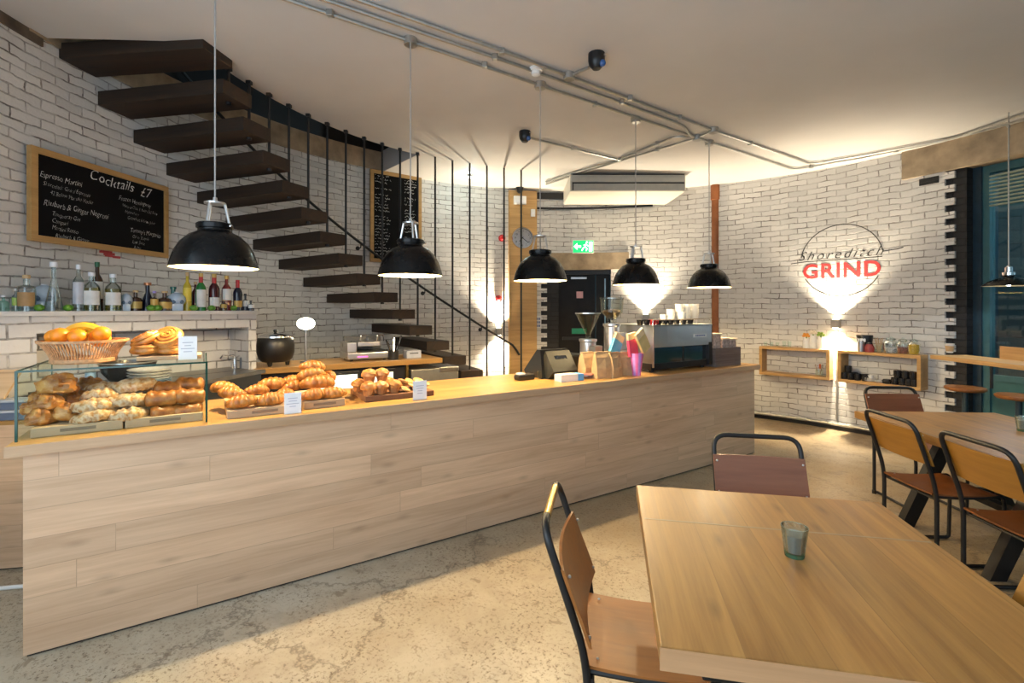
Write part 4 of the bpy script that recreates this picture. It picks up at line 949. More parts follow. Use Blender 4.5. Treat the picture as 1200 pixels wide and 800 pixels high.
# brick ledge
K = Vector((-2.38, 4.50)); KX = Vector((-.56, -.83)).normalized(); KY = Vector((-KX.y * -1, KX.x * -1)) if False else Vector((-.83, .56)).normalized()
def kp(x, y): v = K + KX * x + KY * y; return (v.x, v.y)
def kx(px, off=0.0):
    k = (px - CX) / F; o = K + KY * off; return (k * o.y - o.x) / (KX.x - k * KX.y)
def wall_depth(x):
    o = K + KX * x; c = Vector(RC); lo, hi = 0, 2
    for _ in range(40):
        m = (lo + hi) / 2
        if ((o + KY * m) - c).length < RW - .01: lo = m
        else: hi = m
    return lo
LX = 1.66; xs = [0, .2, .4, .6, .8, 1.0, 1.2, 1.4, 1.6, LX]
def ledge_poly(x0, x1, y0=0.0):
    xx = [x0] + [x for x in xs if x0 < x < x1] + [x1]
    return [kp(x0, y0), kp(x1, y0)] + [kp(x, wall_depth(x) + .0) for x in reversed(xx) if wall_depth(x) > y0]
ZL0, ZL1 = 1.385, 1.505
x43, x291 = kx(43), kx(291.5)
def ledge_struct(name, bm, m=None):
    o = struct(name, bm, m or M['ledge_brick']); uv_box(o); return o
b = prism(B(), ledge_poly(0, LX), ZL0, ZL1); ledge_struct('wall_ledge_lintel', b)
b = prism(B(), [kp(-.02, -.025), kp(LX + .02, -.025)] + [kp(x, wall_depth(x)) for x in reversed(xs)], ZL1, ZL1 + .03); struct('trim_ledge_cap', b, mat('ledge_plaster', (.62, .60, .57), .6, 0, .12, scale=5, bump=.2))
b = prism(B(), ledge_poly(x43, LX), 0, ZL0); ledge_struct('wall_ledge_pier', b)
b = prism(B(), ledge_poly(0, x291), 0, ZL0); ledge_struct('wall_ledge_jamb', b)
nd = .34
b = prism(B(), [kp(x291, min(nd, wall_depth(x291))), kp(x43, min(nd, wall_depth(x43) - .02)), kp(x43, wall_depth(x43)), kp(1.0, wall_depth(1.0)), kp(.5, wall_depth(.5)), kp(x291, wall_depth(x291))], 0, ZL0); ledge_struct('wall_ledge_niche', b)
b = prism(B(), [kp(x291, .0), kp(x43, .0), kp(x43, min(nd, wall_depth(x43) - .02)), kp(x291, nd)], 0, BZC - .002); struct('trim_niche_shelf', b, ds)
LZ = ZL1 + .03
# tap
p = kp(kx(275, .16), .16); t = thing('sink_tap', 'chrome swan neck tap in the ledge niche', 'tap', (p[0], p[1], BZC), -.4)
obj('tap_body', lathe(B(), [(0, 0), (.022, 0), (.018, .05), (.014, .09), (0, .09)], 14), M['chrome'], t, True); obj('spout', tube(B(), fillet([(0, 0, .08), (0, 0, .12), (-.13, -.03, .12), (-.15, -.035, .09)], .04), .009, 8), M['chrome'], t, True); obj('lever', tube(B(), [(0, 0, .09), (.0, .05, .115)], .006, 6), M['chrome'], t)
p = kp(kx(284, .14), .14); t = thing('soap_dispenser', 'thin dark pump dispenser standing beside the tap', 'dispenser', (p[0], p[1], BZC))
obj('bottle', lathe(B(), [(0, 0), (.024, 0), (.024, .09), (.010, .105), (0, .105)], 16), mat('slate_plastic', (.10, .12, .16), .4), t, True); obj('pump', tube(B(), fillet([(0, 0, .10), (0, 0, .16), (-.04, 0, .155)], .01), .004, 6), M['black_plastic'], t)
# bowl and plates on the sink counter, seen through the glass case
t = thing('mixing_bowl', 'dark steel mixing bowl behind the glass case', 'bowl', (-2.84, 3.58, BZC))
obj('bowl', lathe(B(), [(0, 0), (.06, 0), (.11, .03), (.155, .09), (.175, .16), (.168, .16), (.15, .095), (.10, .04), (0, .014)], 32), mat('dark_bowl_steel', (.10, .09, .085), .25, .9), t, True)
obj('bowl_rim', lathe(B(), [(.170, .156), (.178, .156), (.178, .164), (.170, .164)], 32, cap=False), M['steel'], t, True)
G = 'plates stacked behind the glass case'
for k in range(8):
    z = BZC + .012 * k if k < 4 else BZC + .048 + .020 * (k - 4)
    t = tag(obj('plate', lathe(B(), [(0, 0), (.08, 0), (.128, .018), (.130, .022), (.08, .008), (0, .006)], 28), M['ceramic_blue'] if k < 4 else M['ceramic'], None, True, (-2.56, 3.42, z)), '%s plate, %s from the bottom of the stack behind the glass case' % ('blue' if k < 4 else 'cream', ('first', 'second', 'third', 'fourth', 'fifth', 'sixth', 'seventh', 'topmost')[k]), 'plate', G)
p = Vector((-2.98, 3.42, BZC)); t = thing('water_bottle', 'small clear bottle with pale blue label beside the mixing bowl', 'bottle', p)
obj('bottle_glass', lathe(B(), [(0, 0), (.030, 0), (.030, .11), (.012, .15), (.012, .17), (0, .17)], 16), M['glass'], t, True); obj('bottle_label', lathe(B(), [(.0305, .03), (.0305, .10)], 16, cap=False), M['ceramic_blue'], t, True)
# oak cupboard by the left wall with crates and a leaning board
cu = thing('side_cupboard', 'low oak clad cupboard at the left wall beyond the counter end', 'cupboard', (-2.70, 2.93, 0), CANG * .35 - .02)
obj('front_panel', box(B(), -.62, .12, 0, .03, .01, .86), M['oak_panel'], cu); obj('top', box(B(), -.62, .12, -.0, .12, .86, .885), M['oak_top'], cu); obj('side_panel', box(B(), .09, .12, .03, .12, .01, .86), M['oak_panel'], cu); obj('kick_plate', box(B(), -.62, .12, .012, .12, 0, .01), M['black_paint'], cu)
bt = mat('slate_blue_tray', (.10, .14, .22), .4, 0, .1)
cr = thing('delivery_tray', 'slate blue plastic trays on the low cupboard beside the glass case', 'tray', (-3.05, 2.87, .886), CANG * .35)
for k in range(2): obj('tray_body', box(B(), -.25, .13, 0, .10, k * .062, k * .062 + .055, .006), bt, cr); obj('tray_rim', box(B(), -.255, .135, -.006, .105, k * .062 + .045, k * .062 + .06, .003), mat('pale_rim', (.42, .46, .52), .4), cr)
t = thing('leaning_board', 'wooden chopping board leaning on the white wall above the blue trays', 'board', (-3.10, 2.89, 1.010), CANG * .35)
b = B()
v = [b.verts.new(q) for q in ((-.18, 0, 0), (.05, 0, 0), (.11, .05, .17), (-.18, .05, .17))]; b.faces.new(v); r = bmesh.ops.extrude_face_region(b, geom=b.faces[:])
for q in r['geom']:
    if isinstance(q, bmesh.types.BMVert): q.co.y += .02
obj('board', b, M['board'], t)
t = tag(obj('floor_cable', tube(B(), [(-3.6, 2.62, .012), (-3.0, 2.63, .012), (-2.75, 2.68, .012), (-2.35, 2.75, .012)], .011, 8), M['white'], None, True), 'thin white cable on the floor behind the counter end', 'cable')

# ------------------------------------------------------------------ bottles on the ledge
def lpos(px, off): 
    x = kx(px, off); v = kp(x, off); return Vector((v[0], v[1], LZ))
def bottle(px, off, top, wpx, label, glassm, shape='tall', cap=None, lab=None, liquid=None, neckcol=None, labz=(.25, .6)):
    p = lpos(px, off); h = H - (top - CY) / F * p.y - LZ; r = wpx / 2 * p.y / F * .88
    t = thing('bottle', label, 'bottle', p, .72, 'bottles on the brick ledge')
    prof = {'tall': [(0, 0), (r, 0), (r, h * .58), (r * .85, h * .66), (r * .36, h * .76), (r * .32, h * .95), (0, h * .95)],
            'square': [(0, 0), (r, 0), (r, h * .62), (r * .9, h * .68), (r * .35, h * .72), (r * .35, h * .95), (0, h * .95)],
            'squat': [(0, 0), (r, 0), (r * 1.0, h * .5), (r * .8, h * .62), (r * .3, h * .68), (r * .3, h * .93), (0, h * .93)],
            'cone': [(0, 0), (r, 0), (r * .95, h * .1), (r * .25, h * .66), (r * .22, h * .93), (0, h * .93)]}[shape]
    b = lathe(B(), prof, 6 if shape == 'square' and False else 20); obj('bottle_glass', b, glassm, t, True)
    if liquid:
        hl = [(q[0] * .93, min(q[1] + .004, h * .60)) for q in prof if q[1] <= h * .6]; hl = hl + [(hl[-1][0], h * .60), (0, h * .60)]
        obj('liquid', lathe(B(), hl, 18), liquid, t, True)
    if lab:
        b = B(); pv_ = None
        for q in range(11):
            a = -PI / 2 + (q - 5) * .21; c_, s_ = r * 1.02 * math.cos(a), r * 1.02 * math.sin(a); e = (b.verts.new((c_, s_, h * labz[0])), b.verts.new((c_, s_, h * labz[1])))
            if pv_: b.faces.new((pv_[0], e[0], e[1], pv_[1]))
            pv_ = e
        obj('bottle_label', b, lab, t, True)
    if neckcol: obj('neck_sleeve', lathe(B(), [(r * .42, h * .74), (r * .40, h * .96)], 14, cap=False), neckcol, t, True)
    if cap: obj('cap', lathe(B(), [(0, h * .9), (r * .42, h * .9), (r * .42, h), (0, h)], 14), cap, t, True)
    return t
lw = mat('white_label', (.72, .72, .70), .6); lg = mat('gold_label', (.55, .36, .10), .45, .3); ltan = mat('tan_label', (.40, .24, .10), .6); ly = mat('yellow_label', (.70, .55, .06), .5)
gold = thin_glass('pale_gold_liquid', (.80, .74, .42), .05); brown = mat('brown_glass', (.05, .02, .008), .08, coat=.3); dred = mat('dark_red_glass', (.06, .006, .008), .08, coat=.3); dgreen = mat('green_bottle_glass', (.02, .16, .03), .08, coat=.3); navy = mat('navy_glass', (.008, .010, .025), .08, coat=.3); teal_g = mat('teal_bottle_glass', (.01, .13, .12), .1, coat=.3); yellow_g = mat('yellow_liqueur', (.52, .40, .03), .1, coat=.3)
cork = mat('cork', (.55, .38, .20), .7); wcap = mat('white_cap', (.72, .74, .78), .35); gcap = mat('green_cap', (.01, .10, .04), .4); rsl = mat('red_sleeve', (.45, .02, .02), .4)
bottle(4, .05, 346, 11, 'green tinted bottle at the outer end of the ledge', M['glass_green'], 'squat', wcap)
bottle(19, .10, 338, 9, 'small clear bottle with a green label beside the tan labelled one', M['bottle_glass'], 'tall', wcap, mat('lime_label', (.35, .50, .12), .5))
bottle(31, .07, 322, 19, 'clear square shouldered bottle with a tan label and corked pourer', M['bottle_glass'], 'square', cork, ltan, labz=(.14, .52))
bottle(63, .06, 307, 20, 'tallest clear decanter with a wide white cap before the big glass skull', M['bottle_glass'], 'cone', wcap, None)
bottle(92, .08, 310, 13, 'slim clear bottle with a white cap next to the big decanter', M['bottle_glass'], 'tall', wcap, mat('frost_label', (.50, .52, .58), .3), labz=(.15, .62))
bottle(114, .20, 307, 13, 'tall brown bottle with a green cap standing behind the others', brown, 'tall', gcap, lw)
bottle(107.5, .06, 319, 18, 'pale gold bottle with a cream label in front of the green capped bottle', M['bottle_glass'], 'tall', wcap, lw, gold, labz=(.16, .52))
bottle(132.5, .06, 321, 18, 'pale gold bottle with a cream label standing beside the small skull', M['bottle_glass'], 'tall', wcap, lw, gold, labz=(.16, .50))
bottle(159, .12, 340, 15, 'squat brown bottle with a round gold label near the small skull', brown, 'squat', cork, lg, labz=(.12, .45))
bottle(173, .16, 331, 20, 'dark cone shaped bottle with a copper stopper in the middle of the ledge', navy, 'cone', mat('copper_cap', (.45, .20, .10), .35, .8))
bottle(181, .07, 341, 10, 'small bottle with a lilac top before the cone shaped bottle', brown, 'squat', mat('lilac_top', (.35, .28, .72), .4), lg)
bottle(193, .08, 341, 17, 'squat brown bottle with a gold label just before the second skull', brown, 'squat', cork, lg, labz=(.12, .45))
bottle(203, .32, 336, 17, 'teal bottle rising behind the second skull', teal_g, 'squat', teal_g)
bottle(219.5, .10, 319, 10, 'slim yellow liqueur bottle after the second skull', yellow_g, 'tall', cork, ly)
bottle(235.5, .08, 320, 12, 'green bottle with a white label and red neck', dgreen, 'tall', lg, lw, neckcol=rsl, labz=(.10, .56))
bottle(229, .16, 330, 9, 'thin dark red bottle half hidden behind the green one', dred, 'tall', cork, None)
bottle(251, .08, 321, 13, 'dark red vermouth bottle with red neck next to the green bottle', dred, 'tall', lg, lw, neckcol=rsl, labz=(.12, .36))
bottle(265.5, .10, 323, 12, 'red bottle with a large pale label, third from the jamb end', mat('red_bottle_glass', (.16, .012, .012), .1, coat=.3), 'tall', lg, lw, labz=(.30, .62))
bottle(278.5, .08, 328, 11, 'near black bottle with a red neck beside the miniature bottles', navy, 'tall', rsl, lg, neckcol=rsl, labz=(.12, .32))
bottle(287.5, .10, 344, 8, 'black miniature bottle behind, close to the ledge corner', navy, 'squat', M['black_plastic'], lw)
bottle(294, .05, 352, 8, 'black miniature bottle in front at the ledge corner', navy, 'squat', M['black_plastic'], lw)
bottle(262, .06, 351, 8, 'brown miniature bottle before the red bottle', brown, 'squat', cork, lg)
skm = mat('pale_glass_skull', (.45, .55, .66), .12, 0, .12, coat=.5)
def skull(px, off, wpx, hpx, label):
    p = lpos(px, off); w = wpx * p.y / F * .42; h = hpx * p.y / F
    t = thing('skull_bottle', label, 'bottle', p, .72, 'glass skull bottles on the ledge')
    b = sphere(B(), (0, 0, h * .62), w, w * 1.15, h * .40, 20, 14); box(b, -w * .6, w * .6, -w * 1.0, w * .2, 0, h * .40, w * .15); obj('skull_glass', b, skm, t, True)
    for s in (-1, 1): obj('eye_socket', sphere(B(), (s * w * .42, -w * 1.0, h * .50), w * .24, w * .14, h * .10, 12, 8), mat('socket_glass', (.12, .18, .26), .2), t, True)
    obj('stopper', lathe(B(), [(w * .25, h * .98), (w * .25, h * 1.06), (0, h * 1.06), (0, h * .98)], 12, cap=False), wcap, t)
skull(52, .24, 30, 30, 'large pale glass skull bottle behind the tall decanter'); skull(148, .10, 15, 20, 'small pale glass skull beside the second gold bottle'); skull(207, .10, 22, 21, 'second pale glass skull in the middle of the ledge')
lm = thing('lime', 'x', 'lime'); obj('peel', sphere(B(), (0, 0, .024), .031, .026, .024, 16, 10), M['lime'], lm, True); obj('tip', lathe(B(), [(.006, 0), (.003, .008), (0, .009)], 8, (.029, 0, .022)), M['lime'], lm); first = True
for px, off, lab in ((46, .03, 'lime before the large glass skull on its outer side'), (80, .03, 'lime between the tall decanter and the slim white capped bottle'), (177, .02, 'bright lime before the cone shaped bottle'), (185, .02, 'dark lime next to the bright one before the lilac topped bottle'), (227, .03, 'lime before the yellow and green bottles'), (248, .02, 'lime before the dark red vermouth bottle'), (274, .03, 'lime before the near black bottle')):
    if first: lm.location = lpos(px, off); lm['label'] = lab; lm['group'] = 'limes on the ledge'; first = False
    else: dup(lm, lpos(px, off), rnd.random() * 6, lab, 'limes on the ledge')

# ------------------------------------------------------------------ chalkboards
def chalkboard(name, label, pxl, pxr, z0, z1, fw, writer, r=RW - .06):
    pl, pr = Vector(pol(A(pxl, r), r)), Vector(pol(A(pxr, r), r)); d = pr - pl; w = d.length; rz = math.atan2(d.y, d.x)
    t = thing(name, label, 'chalkboard', (pl.x, pl.y, z0), rz); h = z1 - z0
    obj('board_panel', box(B(), fw * .6, w - fw * .6, .006, .03, fw * .6, h - fw * .6), M['chalk_black'], t)
    for q in ((0, w, 0, fw), (0, w, h - fw, h)): obj('frame_rail', box(B(), q[0], q[1], -.006, .034, q[2], q[3], .002), M['frame_oak'], t)
    for q in ((0, fw), (w - fw, w)): obj('frame_stile', box(B(), q[0], q[1], -.007, .034, fw, h - fw, .002), M['frame_oak'], t)
    [obj('chalk_line', b, M['chalk'], t) for b in writer(w, h)]
def put(L, s, size, x, z, shear=.25, rot=0.0, sx=1.0):
    tb = text_bm(s, size, shear, sx=sx, offset=-.0012); r = random.Random(len(s) * 7 + int(x * 100))
    for v in tb.verts: v.co.y += size * .07 * math.sin(v.co.x * 2.4 / size + len(s)) + size * .05 * noise.noise(v.co * 60); v.co.x += size * .10 * noise.noise(v.co * 25)
    L.append(merge(B(), tb, Matrix.Translation((x, .004, z)) @ Matrix.Rotation(PI / 2, 4, 'X') @ Matrix.Rotation(rot, 4, 'Z')))
def cocktails(w, h):
    b = []; put(b, 'Cocktails  \u00a37', .115, w * .35, h * .81, .25, -.03, .95)
    for s, sz, x, z in (('Espresso Martini', .062, .05, .70), ('Shoreditch Grind Espresso', .044, .07, .61), ('42 Below Manuka Vodka', .044, .11, .53), ('Rhubarb & Ginger Negroni', .062, .07, .40), ('Tanqueray Gin', .047, .12, .30), ('Campari', .047, .12, .225), ('Martini Rosso', .047, .12, .15), ('Rhubarb & Ginger', .047, .14, .07),
                        ('Frozen Hemingway', .056, .57, .66), ('Havana Club 3 Year Old Rum', .040, .60, .58), ('Maraschino', .040, .62, .51), ('Grapefruit & Lime Juice', .040, .64, .44), ("Tommy's Margarita", .056, .66, .28), ('Ocho Tequila', .042, .68, .205), ('Lime Juice', .042, .68, .14), ('Agave', .042, .69, .07)):
        put(b, s, sz, w * x, h * z, .25, -.02, .74)
    return b
chalkboard('chalkboard', 'wide oak framed chalkboard with the cocktail list above the bottle ledge', 36, 197, 2.03, 2.70, .045, cocktails)
def scribble(w, h):
    r = random.Random(5); out = []
    for k in range(26):
        z = h * (.94 - k * .034)
        for x0, x1 in ((w * .09, w * (.28 + .12 * r.random())), (w * .66, w * (.84 + .06 * r.random()))):
            if r.random() < .12: continue
            x = x0; pts = []; b = B()
            while x < x1:
                pts.append((x, .003, z + r.uniform(-.013, .013))); x += .008
                if r.random() < .12 and len(pts) > 1: tube(b, pts, .0026, 4); pts = []; x += .02
            if len(pts) > 1: tube(b, pts, .0026, 4)
            out.append(b)
    return out
chalkboard('chalkboard', 'tall oak framed chalkboard full of small chalk writing on the stair wall', 434, 494, 2.21, 3.50, .05, scribble)
# faint red paint mark on the bricks under the cocktail board
b = B(); r = random.Random(2)
a0, z0 = wall_at(133, 299)
for k in range(9): 
    da = rad(r.uniform(-.9, .9)); zz = z0 + r.uniform(-.03, .04); arc_box(b, a0 + da, a0 + da + rad(.9), RW - .004, RW + .01, zz, zz + .02, 2)
struct('trim_red_paint_smear', b, mat('red_paint_smear', (.55, .06, .07), .6, 0, .3))
# ================================================================== right wall: logo, box shelves, lights
# painted logo
lz = H - (305 - CY) / F * wall_y(985); la = A(985)
def on_wall(bm, dr=.0025):
    for v in bm.verts:
        p = pol(la - v.co.x / RW, RW - dr - v.co.z * 0, lz + v.co.y); v.co = p
    return bm
def ring(r, w, a0, a1, n=40):
    b = B(); prev = None
    for i in range(n + 1):
        a = a0 + (a1 - a0) * i / n; q = (b.verts.new(((r - w) * math.cos(a), (r - w) * math.sin(a), 0)), b.verts.new(((r + w) * math.cos(a), (r + w) * math.sin(a), 0)))
        if prev: b.faces.new((prev[0], prev[1], q[1], q[0]))
        prev = q
    return b
lg_ = thing('painted_logo', 'round coffee shop logo painted in red and black on the white bricks', 'painted sign', (0, 0, 0))
b = ring(.46, .006, rad(8), rad(172)); merge(b, ring(.46, .006, rad(208), rad(332)))
obj('logo_ring', on_wall(b), M['logo_black'], lg_)
def text_on_wall(s, size, x, y, m, name, sx=1.0, **kw):
    tb = text_bm(s, size, sx=sx, **kw)
    w = max(v.co.x for v in tb.verts) - min(v.co.x for v in tb.verts); x0 = min(v.co.x for v in tb.verts)
    for v in tb.verts: v.co.x += x - x0 - w / 2; v.co.y += y
    bmesh.ops.subdivide_edges(tb, edges=[e for e in tb.edges if e.calc_length() > .08], cuts=1)
    return obj(name, on_wall(tb), m, lg_)
text_on_wall('GRIND', .265, .0, -.215, M['logo_red'], 'red_lettering', 1.0, offset=.006, spacing=1.10)
text_on_wall('Shoreditch', .165, -.01, .03, M['logo_black'], 'script_lettering', 1.0, shear=.45, spacing=1.3, offset=-.0005)
b = B(); tube(b, [(-.58, -.005, 0), (-.40, .012, 0), (.1, .010, 0), (.45, .012, 0)], .006, 4); tube(b, [(.46, .075, 0), (.60, .085, 0), (.66, .10, 0)], .006, 4)
obj('script_flourish', on_wall(b, .003), M['logo_black'], lg_)

def box_shelf(label, pxl, pxr, zt, zb, r=4.07, dep=.212):
    pl, pr = pol(A(pxl, r), r), pol(A(pxr, r), r); d = pr - pl; w = d.length
    t = thing('box_shelf', label, 'wall shelf', (pl.x, pl.y, zb), math.atan2(d.y, d.x)); h = zt - zb; th = .035
    obj('top_board', box(B(), 0, w, 0, dep, h - th, h, .002), M['oak_shelf'], t); obj('bottom_board', box(B(), 0, w, 0, dep, 0, th, .002), M['oak_shelf'], t)
    obj('side_board', box(B(), 0, th, 0, dep, th, h - th), M['frame_oak'], t); obj('side_board', box(B(), w - th, w, 0, dep, th, h - th), M['frame_oak'], t)
    def P(px, off, top): 
        k = (px - CX) / F; u = Vector((d.x, d.y)).normalized(); v = Vector((-u.y, u.x)); o = Vector((pl.x, pl.y)) + v * off
        s = (k * o.y - o.x) / (u.x - k * u.y); q = o + u * s; return Vector((q.x, q.y, zt if top else zb + th))
    return t, P
s1, P1 = box_shelf('oak box shelf by the counter end, nearly empty inside', 889.6, 972, 1.035, .645)
s2, P2 = box_shelf('oak box shelf of black mugs between wall light and window', 981.5, 1079, 1.035, .645)
# left shelf top: small glasses and three bright vases
G = 'small glasses on the nearly empty shelf'
for k, px in enumerate((897, 904, 911, 919, 925)):
    t = tag(obj('shot_glass', lathe(B(), [(.020, 0), (.026, .06 + .02 * (k > 2)), (.023, .06 + .02 * (k > 2)), (.018, .008), (0, .008), (0, 0), (.02, 0)], 14, cap=False), M['glass'], None, True, P1(px, .08, True)), 'small clear glass on the nearly empty shelf, %s from the counter end' % ('first', 'second', 'third', 'fourth', 'fifth')[k], 'glass', G)
def vase(px, label, col, h):
    t = thing('flower_vase', label, 'vase', P1(px, .09, True), 0, 'white flower vases on the box shelf')
    obj('vase_body', lathe(B(), [(0, 0), (.042, 0), (.048, h * .5), (.035, h), (.031, h), (.04, .01), (0, .01)], 18), M['ceramic'], t, True)
    b = B()
    for j in range(7):
        a = j * .9; sphere(b, (.03 * math.cos(a) * (j > 0), .03 * math.sin(a) * (j > 0), h + .03 + .012 * (j % 3)), .020, .020, .016, 8, 6)
    obj('flower_heads', b, mat('petals', col, .6), t, True); obj('flower_stem', tube(B(), [(0, 0, .02), (0, 0, h + .03)], .008, 6), M['lime'], t)
vase(945, 'white vase of orange flowers on the nearly empty shelf', (.75, .30, .03), .13); vase(953, 'plain white vase between the orange and the green posies', (.80, .72, .60), .17); vase(962, 'white vase of small green leaves beside the wall light', (.20, .35, .06), .15)
t = thing('cutlery_jar', 'glass jar of teaspoons inside the nearly empty box shelf', 'jar', P1(960, .10, False))
obj('jar_glass', lathe(B(), [(.045, 0), (.048, .085), (.044, .085), (.041, .008), (0, .008), (0, 0), (.045, 0)], 18, cap=False), M['glass'], t, True)
for k in range(5): a = k * 1.3; obj('spoon', tube(B(), [(.01 * math.cos(a), .01 * math.sin(a), .012), (.05 * math.cos(a), .03 * math.sin(a), .15)], [.003, .007], 6), M['chrome'], t)
t = thing('red_tag', 'small orange red label standing in the jar of teaspoons', 'label', P1(961, .06, False) + Vector((0, -.0, .10))); obj('tag_card', box(B(), -.012, .012, -.001, .001, 0, .06), mat('orange_tag', (.60, .14, .03), .5), t); obj('tag_stick', box(B(), -.002, .002, -.002, .002, -.085, 0), M['board'], t)
# right shelf top
p = P2(1013, .10, True); t = thing('tips_tin', 'dark curved tin with pale lettering on the mug shelf', 'tin', p, math.atan2(pol(A(1079), 1).y - pol(A(981), 1).y, pol(A(1079), 1).x - pol(A(981), 1).x))
obj('tin_body', lathe(B(), [(0, 0), (.06, 0), (.068, .02), (.088, .19), (.084, .20), (0, .20)], 24), M['black_plastic'], t, True)
tb = text_bm('TIPS', .045, offset=.004, align='CENTER'); b = B()
for v in tb.verts: a = -PI / 2 + v.co.x / .082; v.co = Vector((.085 * math.cos(a), .085 * math.sin(a), .125 + v.co.y))
obj('tin_lettering', merge(b, tb), M['card'], t)
t = thing('steel_beaker', 'brushed steel beaker in front of the dark tin', 'beaker', P2(1009, .03, True)); obj('beaker_wall', lathe(B(), [(.038, 0), (.042, .115), (.039, .115), (.035, .006), (0, .006), (0, 0), (.038, 0)], 20, cap=False), M['steel'], t, True); obj('rim', lathe(B(), [(.040, .112), (.044, .112), (.044, .118), (.040, .118)], 20, cap=False), M['chrome'], t, True)
t = thing('red_sauce_pot', 'dark red pot beside the steel beaker', 'pot', P2(1019, .04, True)); obj('pot_body', lathe(B(), [(0, 0), (.045, 0), (.05, .05), (.03, .10), (0, .105)], 18), mat('dark_red_glaze', (.28, .03, .03), .35), t, True); obj('pot_lid', lathe(B(), [(.032, .095), (.030, .112), (0, .118), (0, .095)], 14, cap=False), M['black_plastic'], t, True)
t = thing('stirrer_pot', 'tumbler of wooden coffee stirrers between tin and glass jars', 'stirrers', P2(1030, .08, True))
obj('tumbler', lathe(B(), [(.03, 0), (.036, .09), (.033, .09), (.028, .006), (0, .006), (0, 0), (.03, 0)], 16, cap=False), M['glass'], t, True)
for k in range(9): a = k * .7; obj('stirrer', tube(B(), [(.012 * math.cos(a), .012 * math.sin(a), .01), (.045 * math.cos(a), .03 * math.sin(a), .155 + .01 * (k % 3))], .004, 4), M['board'], t)
def jar(px, label, r, h, fill, fc):
    t = thing('glass_jar', label, 'jar', P2(px, .09, True), 0, 'glass jars on the mug shelf')
    obj('jar_glass', lathe(B(), [(r * .8, 0), (r, h * .25), (r, h * .6), (r * .6, h * .75), (r * .66, h * .78)], 22, cap=False), M['jar_glass'], t, True)
    obj('jar_filling', lathe(B(), [(0, .005), (r * .76, .005), (r * .94, h * .25), (r * .94, h * fill), (0, h * fill + .01)], 18), fc, t, True)
    obj('jar_lid', sphere(B(), (0, 0, h * .82), r * .62, r * .62, h * .10, 16, 10), M['jar_glass'], t, True); obj('lid_knob', sphere(B(), (0, 0, h * .95), r * .2, r * .2, h * .05, 10, 8), M['glass'], t, True)
jar(1044, 'round glass jar of wrapped pale sweets, first of the three jars from the stirrers', .078, .20, .35, mat('pale_sweets', (.50, .52, .58), .4, 0, .6, scale=60, bump=.5)); jar(1058, 'round glass jar of dark red sweets in the middle of the three jars', .068, .19, .38, mat('red_sweets', (.30, .10, .07), .4, 0, .6, scale=70, bump=.5)); jar(1071, 'glass jar of yellow sweets at the shelf end by the window', .062, .19, .60, mat('yellow_sweets', (.72, .45, .03), .4, 0, .2, scale=70, bump=.5))
# mugs and saucers inside the right shelf
mg = thing('mug', 'x', 'mug'); obj('mug_body', lathe(B(), [(0, 0), (.034, 0), (.040, .03), (.040, .082), (.036, .082), (.034, .008), (0, .008)], 18), M['mug_black'], mg, True); obj('handle', tube(B(), fillet([(.038, 0, .068), (.066, 0, .066), (.064, 0, .022), (.038, 0, .020)], .015), .006, 6), M['mug_black'], mg, True); first = True
G = 'black mugs in the box shelf'
for px, off, z, lab in [(990, .05, 0, 'black mug at the wall light end of the shelf, front row'), (997, .05, 0, 'second black mug in the front row at the wall light end'), (1005, .06, 0, 'third black mug in the front row at the wall light end'), (1014, .07, 0, 'black mug next to the white saucers'), (993, .13, .0, 'black mug in the back row at the wall light end'), (1001, .13, .0, 'second black mug in the back row at the wall light end'), (994, .06, .083, 'black mug stacked on the mugs at the wall light end'),
                        (1049, .05, 0, 'black mug first right after the saucers, window side'), (1057, .05, 0, 'black mug in the middle of the window side row'), (1065, .05, 0, 'black mug third in the window side row'), (1072, .05, 0, 'black mug against the window side board'), (1052, .12, .083, 'stacked black mug over the window side row, saucer end'), (1061, .08, .083, 'stacked black mug over the middle of the window side row'), (1070, .08, .083, 'stacked black mug by the window side board')]:
    p = P2(px, off, False) + Vector((0, 0, z))
    if z and off == .12: p = P2(px, .05, False) + Vector((0, 0, z))
    if z and off == .08: p = P2(px, .05, False) + Vector((0, 0, z))
    if first: mg.location = p; mg['label'] = lab; mg['group'] = G; first = False
    else: dup(mg, p, rnd.random() * 6, lab, G)
so = tag(obj('saucer', lathe(B(), [(0, 0), (.03, 0), (.058, .012), (.058, .016), (.03, .007), (0, .006)], 22), M['ceramic'], None, True), 'x', 'saucer'); first = True; G = 'white saucers in the box shelf'
for px, k, lab in [(1020, 0, 'bottom white saucer of the taller pile by the mugs'), (1020, 1, 'second white saucer of the taller pile by the mugs'), (1020, 2, 'third white saucer of the taller pile by the mugs'), (1020, 3, 'top white saucer of the taller pile by the mugs'), (1031, 0, 'bottom white saucer of the lower pile mid shelf'), (1031, 1, 'upper white saucer of the lower pile mid shelf')]:
    q = so if first else link(so.copy()); first = False; q.location = P2(px, .07, False) + Vector((0, 0, .010 * k)); q['label'] = lab; q['group'] = G
ec = thing('white_espresso_cup', 'small white cup on the white saucers of the mug shelf', 'cup', P2(1020, .07, False) + Vector((0, 0, .037))); obj('cup_body', lathe(B(), [(0, 0), (.018, 0), (.030, .04), (.027, .04), (.016, .006), (0, .006)], 16), M['ceramic'], ec, True); obj('handle', tube(B(), [(.027, 0, .03), (.044, 0, .028), (.04, 0, .012), (.022, 0, .012)], .004, 6), M['ceramic'], ec)
t = thing('black_saucer_pile', 'low black lidded dish between saucers and window side mugs', 'dish', P2(1040, .07, False)); obj('dish', lathe(B(), [(0, 0), (.05, 0), (.056, .03), (0, .032)], 20), M['mug_black'], t, True); obj('dish_lid', lathe(B(), [(.056, .03), (.04, .05), (0, .054), (0, .03)], 20, cap=False), M['mug_black'], t, True)
